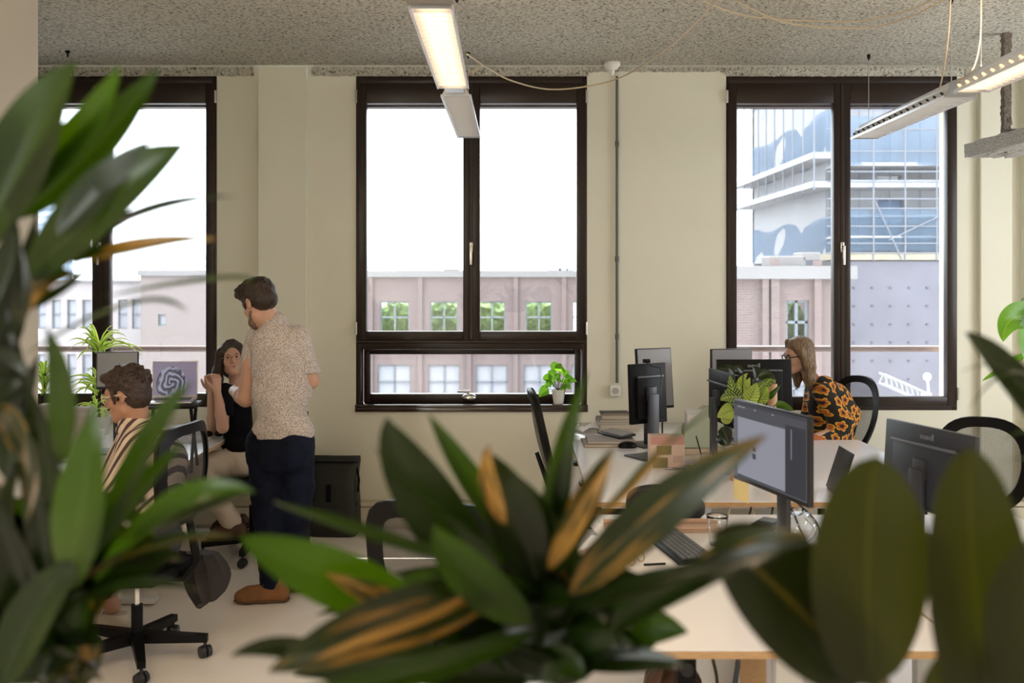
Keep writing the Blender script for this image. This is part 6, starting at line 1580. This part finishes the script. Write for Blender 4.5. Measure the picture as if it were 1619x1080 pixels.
F_(D, (905, 965, 1.06), (1095, 905, .92), (1285, 854, .87), 44, nh=(0, -.8, .9), seed=209, wav=.05)
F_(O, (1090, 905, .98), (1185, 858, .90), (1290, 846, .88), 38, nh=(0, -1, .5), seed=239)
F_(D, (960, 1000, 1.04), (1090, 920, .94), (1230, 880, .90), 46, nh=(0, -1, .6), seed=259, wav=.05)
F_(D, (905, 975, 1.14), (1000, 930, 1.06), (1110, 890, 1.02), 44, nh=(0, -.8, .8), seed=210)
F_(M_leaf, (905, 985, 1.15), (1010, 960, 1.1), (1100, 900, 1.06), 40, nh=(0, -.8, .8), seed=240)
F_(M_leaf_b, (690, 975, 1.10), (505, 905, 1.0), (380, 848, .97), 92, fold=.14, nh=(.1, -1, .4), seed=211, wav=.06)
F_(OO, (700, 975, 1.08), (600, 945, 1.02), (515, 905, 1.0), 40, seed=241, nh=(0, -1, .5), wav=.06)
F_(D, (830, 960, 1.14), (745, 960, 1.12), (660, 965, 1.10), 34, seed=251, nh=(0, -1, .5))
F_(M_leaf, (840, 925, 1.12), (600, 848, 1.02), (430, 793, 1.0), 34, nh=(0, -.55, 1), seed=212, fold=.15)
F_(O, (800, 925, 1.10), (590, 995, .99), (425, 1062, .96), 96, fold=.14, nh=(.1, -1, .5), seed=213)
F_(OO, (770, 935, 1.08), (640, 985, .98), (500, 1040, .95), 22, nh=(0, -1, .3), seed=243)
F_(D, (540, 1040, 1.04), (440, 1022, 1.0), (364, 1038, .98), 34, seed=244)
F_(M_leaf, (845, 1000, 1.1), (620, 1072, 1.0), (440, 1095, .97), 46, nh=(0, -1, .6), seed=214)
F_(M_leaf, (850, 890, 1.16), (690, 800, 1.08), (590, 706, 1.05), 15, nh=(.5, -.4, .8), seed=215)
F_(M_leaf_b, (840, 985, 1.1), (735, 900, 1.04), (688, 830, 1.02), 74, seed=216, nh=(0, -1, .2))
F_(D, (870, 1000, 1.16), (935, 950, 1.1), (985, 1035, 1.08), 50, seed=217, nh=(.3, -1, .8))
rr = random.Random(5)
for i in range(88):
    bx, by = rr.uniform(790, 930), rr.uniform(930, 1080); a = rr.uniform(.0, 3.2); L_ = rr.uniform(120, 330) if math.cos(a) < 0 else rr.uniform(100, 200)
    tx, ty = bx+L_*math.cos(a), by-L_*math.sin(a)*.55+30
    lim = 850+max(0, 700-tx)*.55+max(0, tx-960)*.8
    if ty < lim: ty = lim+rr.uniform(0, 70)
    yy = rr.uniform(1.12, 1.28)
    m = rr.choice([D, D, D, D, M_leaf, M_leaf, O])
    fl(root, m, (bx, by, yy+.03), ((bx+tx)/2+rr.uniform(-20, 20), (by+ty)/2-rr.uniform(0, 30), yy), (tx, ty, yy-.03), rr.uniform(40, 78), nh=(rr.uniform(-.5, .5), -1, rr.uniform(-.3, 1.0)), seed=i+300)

# ---- rubber plant at the lower right
root = empty('rubber_plant', (PXX(1400, 1.02), 1.02, 0), 0, 'rubber plant with big round dark olive leaves in the lower right foreground', 'plant'); root['world_parts'] = 1
planter(root, PXX(1430, 1.08), 1.08, .95, .16)
world_part(MB().tube([(PXX(1430, 1.08), 1.08, .92), PL(1400, 1120, 1.06), PL(1385, 1050, 1.04), PL(1380, 1010, 1.03)], [.012, .011, .009, .006], 10).build('stem', M_cane, None, True), root)
world_part(MB().tube([(PXX(1430, 1.08), 1.08, .92), PL(1520, 1180, 1.06), PL(1560, 1120, 1.0)], [.012, .010, .007], 10).build('stem', M_cane, None, True), root)
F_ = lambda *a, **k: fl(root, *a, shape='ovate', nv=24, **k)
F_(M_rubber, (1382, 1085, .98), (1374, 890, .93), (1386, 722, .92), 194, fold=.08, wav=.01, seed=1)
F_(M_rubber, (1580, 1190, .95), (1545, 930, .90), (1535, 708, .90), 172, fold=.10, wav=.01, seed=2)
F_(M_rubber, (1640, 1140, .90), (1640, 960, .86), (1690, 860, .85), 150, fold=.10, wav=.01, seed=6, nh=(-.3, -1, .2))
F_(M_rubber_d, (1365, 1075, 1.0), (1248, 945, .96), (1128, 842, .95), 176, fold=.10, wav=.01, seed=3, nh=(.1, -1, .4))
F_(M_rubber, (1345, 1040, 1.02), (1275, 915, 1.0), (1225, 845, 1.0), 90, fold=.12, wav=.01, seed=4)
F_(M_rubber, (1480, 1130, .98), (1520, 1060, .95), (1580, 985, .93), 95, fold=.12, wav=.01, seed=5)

# ---- monstera on the right, edge of the frame
root = empty('monstera', (2.72, 4.9, 0), 0, 'monstera whose heart-shaped bright leaves enter the frame at the right edge', 'plant'); root['world_parts'] = 1
world_part(MB().lathe([(0, 0), (.14, 0), (.18, .42), (.165, .42), (.16, .38), (0, .38)], 26, (2.85, 4.9, 0)).build('pot', M_pot, None, True), root)
for base, mid, tip, w, m, nh in (((1640, 500, 4.8), (1600, 505, 4.7), (1586, 540, 4.65), 46, M_fresh, (-.3, -1, .2)), ((1622, 480, 4.85), (1612, 488, 4.8), (1604, 520, 4.8), 20, M_leaf_b, (.9, -.6, .2)), ((1620, 560, 4.8), (1585, 583, 4.75), (1553, 602, 4.7), 16, M_fresh, (0, -.4, 1)), ((1650, 520, 4.8), (1630, 530, 4.7), (1622, 570, 4.7), 60, M_fresh, (.2, -1, .2))):
    p0 = PL(*base); world_part(MB().tube([(2.85, 4.9, .38), (2.80, 4.85, .9), p0+Vector((.04, 0, -.04)), p0], .005, 6).build('petiole', M_stem, None, True), root)
    fl(root, m, base, mid, tip, w, nh=nh, shape='heart', wav=.02, fold=.15)
# ---- dark pointed leaf coming in from the right, near the camera
root = empty('potted_palm', (PXX(1760, 1.3), 1.3, 0), 0, 'blurred dark plant whose pointed leaf enters from the right edge', 'plant'); root['world_parts'] = 1
planter(root, PXX(1780, 1.3), 1.3, .9, .12)
world_part(MB().tube([(PXX(1780, 1.3), 1.3, .88), PL(1770, 900, 1.3), PL(1740, 760, 1.3)], [.012, .010, .006], 10).build('stem', M_stem, None, True), root)
fl(root, M_leaf_d, (1745, 780, 1.3), (1612, 610, 1.2), (1526, 526, 1.15), 62, fold=.15, wav=.01, seed=1)
fl(root, M_leaf_d, (1745, 780, 1.3), (1690, 620, 1.2), (1612, 500, 1.15), 20, seed=2)
for a, b, c_ in (((1745, 790, 1.3), (1640, 610, 1.2), (1516, 590, 1.15)), ((1745, 790, 1.3), (1640, 600, 1.2), (1530, 652, 1.12)), ((1745, 800, 1.3), (1660, 695, 1.2), (1585, 700, 1.15)), ((1745, 800, 1.3), (1660, 735, 1.2), (1580, 733, 1.12))):
    fl(root, M_leaf, a, b, c_, 9, nh=(0, -.6, .8), seed=3)

# ---- variegated plants by the left window
def strappy(root, c, n, Ls, m, seed, W=.022, up=.7, stem_h=.0, droop=.5):
    rr = random.Random(seed); c = Vector(c)
    for i in range(n):
        a = i*2.4+rr.uniform(-.3, .3); el = rr.uniform(.15, 1.25); L_ = rr.uniform(*Ls); b = c+Vector((0, 0, -stem_h*(i/n)))
        d = Vector((math.cos(a)*math.cos(el), math.sin(a)*math.cos(el)*.6, math.sin(el)*up+.15)); p1 = b+d*L_*.55+Vector((0, 0, .05)); p2 = b+Vector((d.x*L_, d.y*L_, d.z*L_*.75-droop*L_*math.cos(el)*.6))
        leaf(b, p1, p2, W*rr.uniform(.8, 1.2), Vector((-d.x*.3, -d.y*.3-.3, 1)), m, root, fold=.25, shape='strap', nv=12, nu=4, seed=i)
root = empty('striped_dracaena', (PXX(155, 6.5), 6.5, 0), 0, 'yellow and green striped dracaena in front of the mullion of the left window', 'plant'); root['world_parts'] = 1
cx, cy = PXX(156, 6.55), 6.55
world_part(MB().lathe([(0, DT), (.06, DT), (.075, DT+.12), (.068, DT+.12), (.064, DT+.10), (0, DT+.10)], 22, (cx, cy, 0)).build('pot', M_pot, None, True), root)
world_part(MB().tube([(cx, cy, DT+.08), (cx+.01, cy, 1.1), (cx, cy, PZ(550, 6.55))], [.012, .010, .008], 8).build('stem', M_stem, None, True), root)
strappy(root, (cx, cy, PZ(548, 6.55)), 30, (.20, .36), M_var, 3, W=.030, stem_h=.06)
strappy(root, (cx-.01, cy, PZ(598, 6.55)), 26, (.18, .32), M_var, 9, W=.028, stem_h=.12, up=.4)
strappy(root, (cx-.02, cy, PZ(640, 6.55)), 20, (.14, .28), M_var, 19, W=.024, stem_h=.10, up=.3)
root = empty('striped_dracaena', (PXX(60, 6.4), 6.45, 0), 0, 'smaller striped dracaena half hidden by the left wall, left of the window mullion', 'plant'); root['world_parts'] = 1
cx, cy = PXX(52, 6.60), 6.60; cx = -3.12
world_part(MB().lathe([(0, DT), (.05, DT), (.062, DT+.10), (.056, DT+.10), (.052, DT+.08), (0, DT+.08)], 22, (cx, cy, 0)).build('pot', M_pot, None, True), root)
world_part(MB().tube([(cx, cy, DT+.08), (cx, cy, PZ(585, 6.6))], [.010, .007], 8).build('stem', M_stem, None, True), root)
strappy(root, (cx, cy, PZ(590, 6.6)), 26, (.14, .27), M_var, 5, W=.026, stem_h=.16)

# ---- plant on the sill of the centre window
root = empty('potted_plant', (PXX(883, 7.14), 7.14, .864), 0, 'small bright green plant in a white pot on the sill of the centre window', 'plant'); root['world_parts'] = 1
cx, cy = PXX(883, 7.14), 7.15
world_part(MB().lathe([(0, .865), (.036, .865), (.05, .965), (.045, .965), (.042, .95), (0, .95)], 24, (cx, cy, 0)).build('pot', M_pot, None, True), root)
rr = random.Random(2); c = Vector((cx, cy, .95))
for i, (tx, ty, w) in enumerate(((874, 572, 10), (888, 576, 12), (900, 590, 9), (852, 628, 11), (858, 600, 10), (866, 590, 10), (906, 600, 8), (912, 604, 6), (896, 612, 10), (870, 608, 10), (884, 598, 10), (892, 622, 9), (902, 616, 8), (862, 612, 9))):
    tip = P(tx, ty, cy+rr.uniform(-.08, .03)); md = c.lerp(tip, .5)+Vector((0, 0, .04))
    world_part(MB().tube([c, c.lerp(md, .6), md], .002, 5).build('stem', M_stem, None, True), root)
    leaf(md, md.lerp(tip, .5)+Vector((0, 0, .02)), tip, w/220*1.6, (rr.uniform(-.4, .4), -1, .3), M_fresh, root, shape='heart', nv=10, seed=i)

# ---- veined leafy plant between the monitors
root = empty('potted_philodendron', (PXX(1172, 5.05), 5.05, DT), 0, 'leafy plant with pale-veined and yellow-green leaves between the monitors', 'plant'); root['world_parts'] = 1
cx, cy = PXX(1170, 5.1), 5.1
world_part(MB().lathe([(0, DT), (.05, DT), (.062, DT+.13), (.056, DT+.13), (.052, DT+.11), (0, DT+.11)], 24, (cx, cy, 0)).build('pot', mat('clay_pink', (.45, .30, .22), .7), None, True), root)
c = Vector((cx, cy, DT+.12))
for i, (bx, by, mx_, my, tx, ty, w, m) in enumerate((
        (1180, 640, 1190, 622, 1196, 606, 26, M_veined_y), (1182, 655, 1178, 625, 1186, 597, 24, M_veined_y), (1200, 640, 1208, 622, 1214, 612, 20, M_veined_y), (1172, 640, 1160, 620, 1154, 592, 22, M_veined), (1180, 620, 1172, 606, 1182, 590, 18, M_veined_y),
        (1150, 650, 1145, 662, 1140, 660, 24, M_veined_y), (1160, 648, 1148, 652, 1134, 660, 26, M_veined_y), (1210, 610, 1218, 600, 1226, 606, 18, M_veined), (1200, 600, 1196, 588, 1190, 580, 20, M_leaf_d), (1196, 596, 1212, 592, 1226, 600, 18, M_leaf_d),
        (1214, 628, 1222, 622, 1236, 606, 10, M_leaf), (1175, 628, 1150, 628, 1140, 634, 18, M_veined), (1165, 640, 1155, 625, 1145, 618, 20, M_veined), (1160, 590, 1150, 582, 1132, 584, 14, M_leaf_d), (1175, 588, 1166, 582, 1156, 584, 12, M_leaf_d),
        (1226, 640, 1240, 642, 1256, 650, 14, M_leaf_b), (1195, 640, 1205, 650, 1215, 655, 22, M_veined_y), (1190, 620, 1202, 612, 1208, 604, 20, M_veined), (1140, 676, 1148, 690, 1150, 706, 22, M_leaf_d), (1150, 690, 1140, 694, 1132, 690, 26, M_leaf_d))):
    yy = 5.0+(i*37 % 11)*.012
    b = P(bx, by, yy); world_part(MB().tube([c, c.lerp(b, .5)+Vector((0, -.01, .04)), b], .0025, 5).build('stem', M_stem, None, True), root)
    fl(root, m, (bx, by, yy), (mx_, my, yy-.02), (tx, ty, yy-.03), w, nh=(rr.uniform(-.3, .3), -1, .4), shape='heart', seed=i, fold=.15, nv=12)
for k, (px, py0, py1, w, m, lab, nm) in enumerate(((1221, 607, 650, 14, mat('tan_card', (.55, .36, .24), .7), 'tan cardboard tube standing behind the leafy plant', 'cardboard_tube'),)):
    zt_ = PZ(py0, 5.3)-DT; tag(MB().lathe([(0, 0), (.026, 0), (.026, zt_), (.023, zt_), (.023, .01), (0, .01)], 24, (PXX(px, 5.3), 5.3, DT)).build(nm, m, None, True), lab, 'tube')
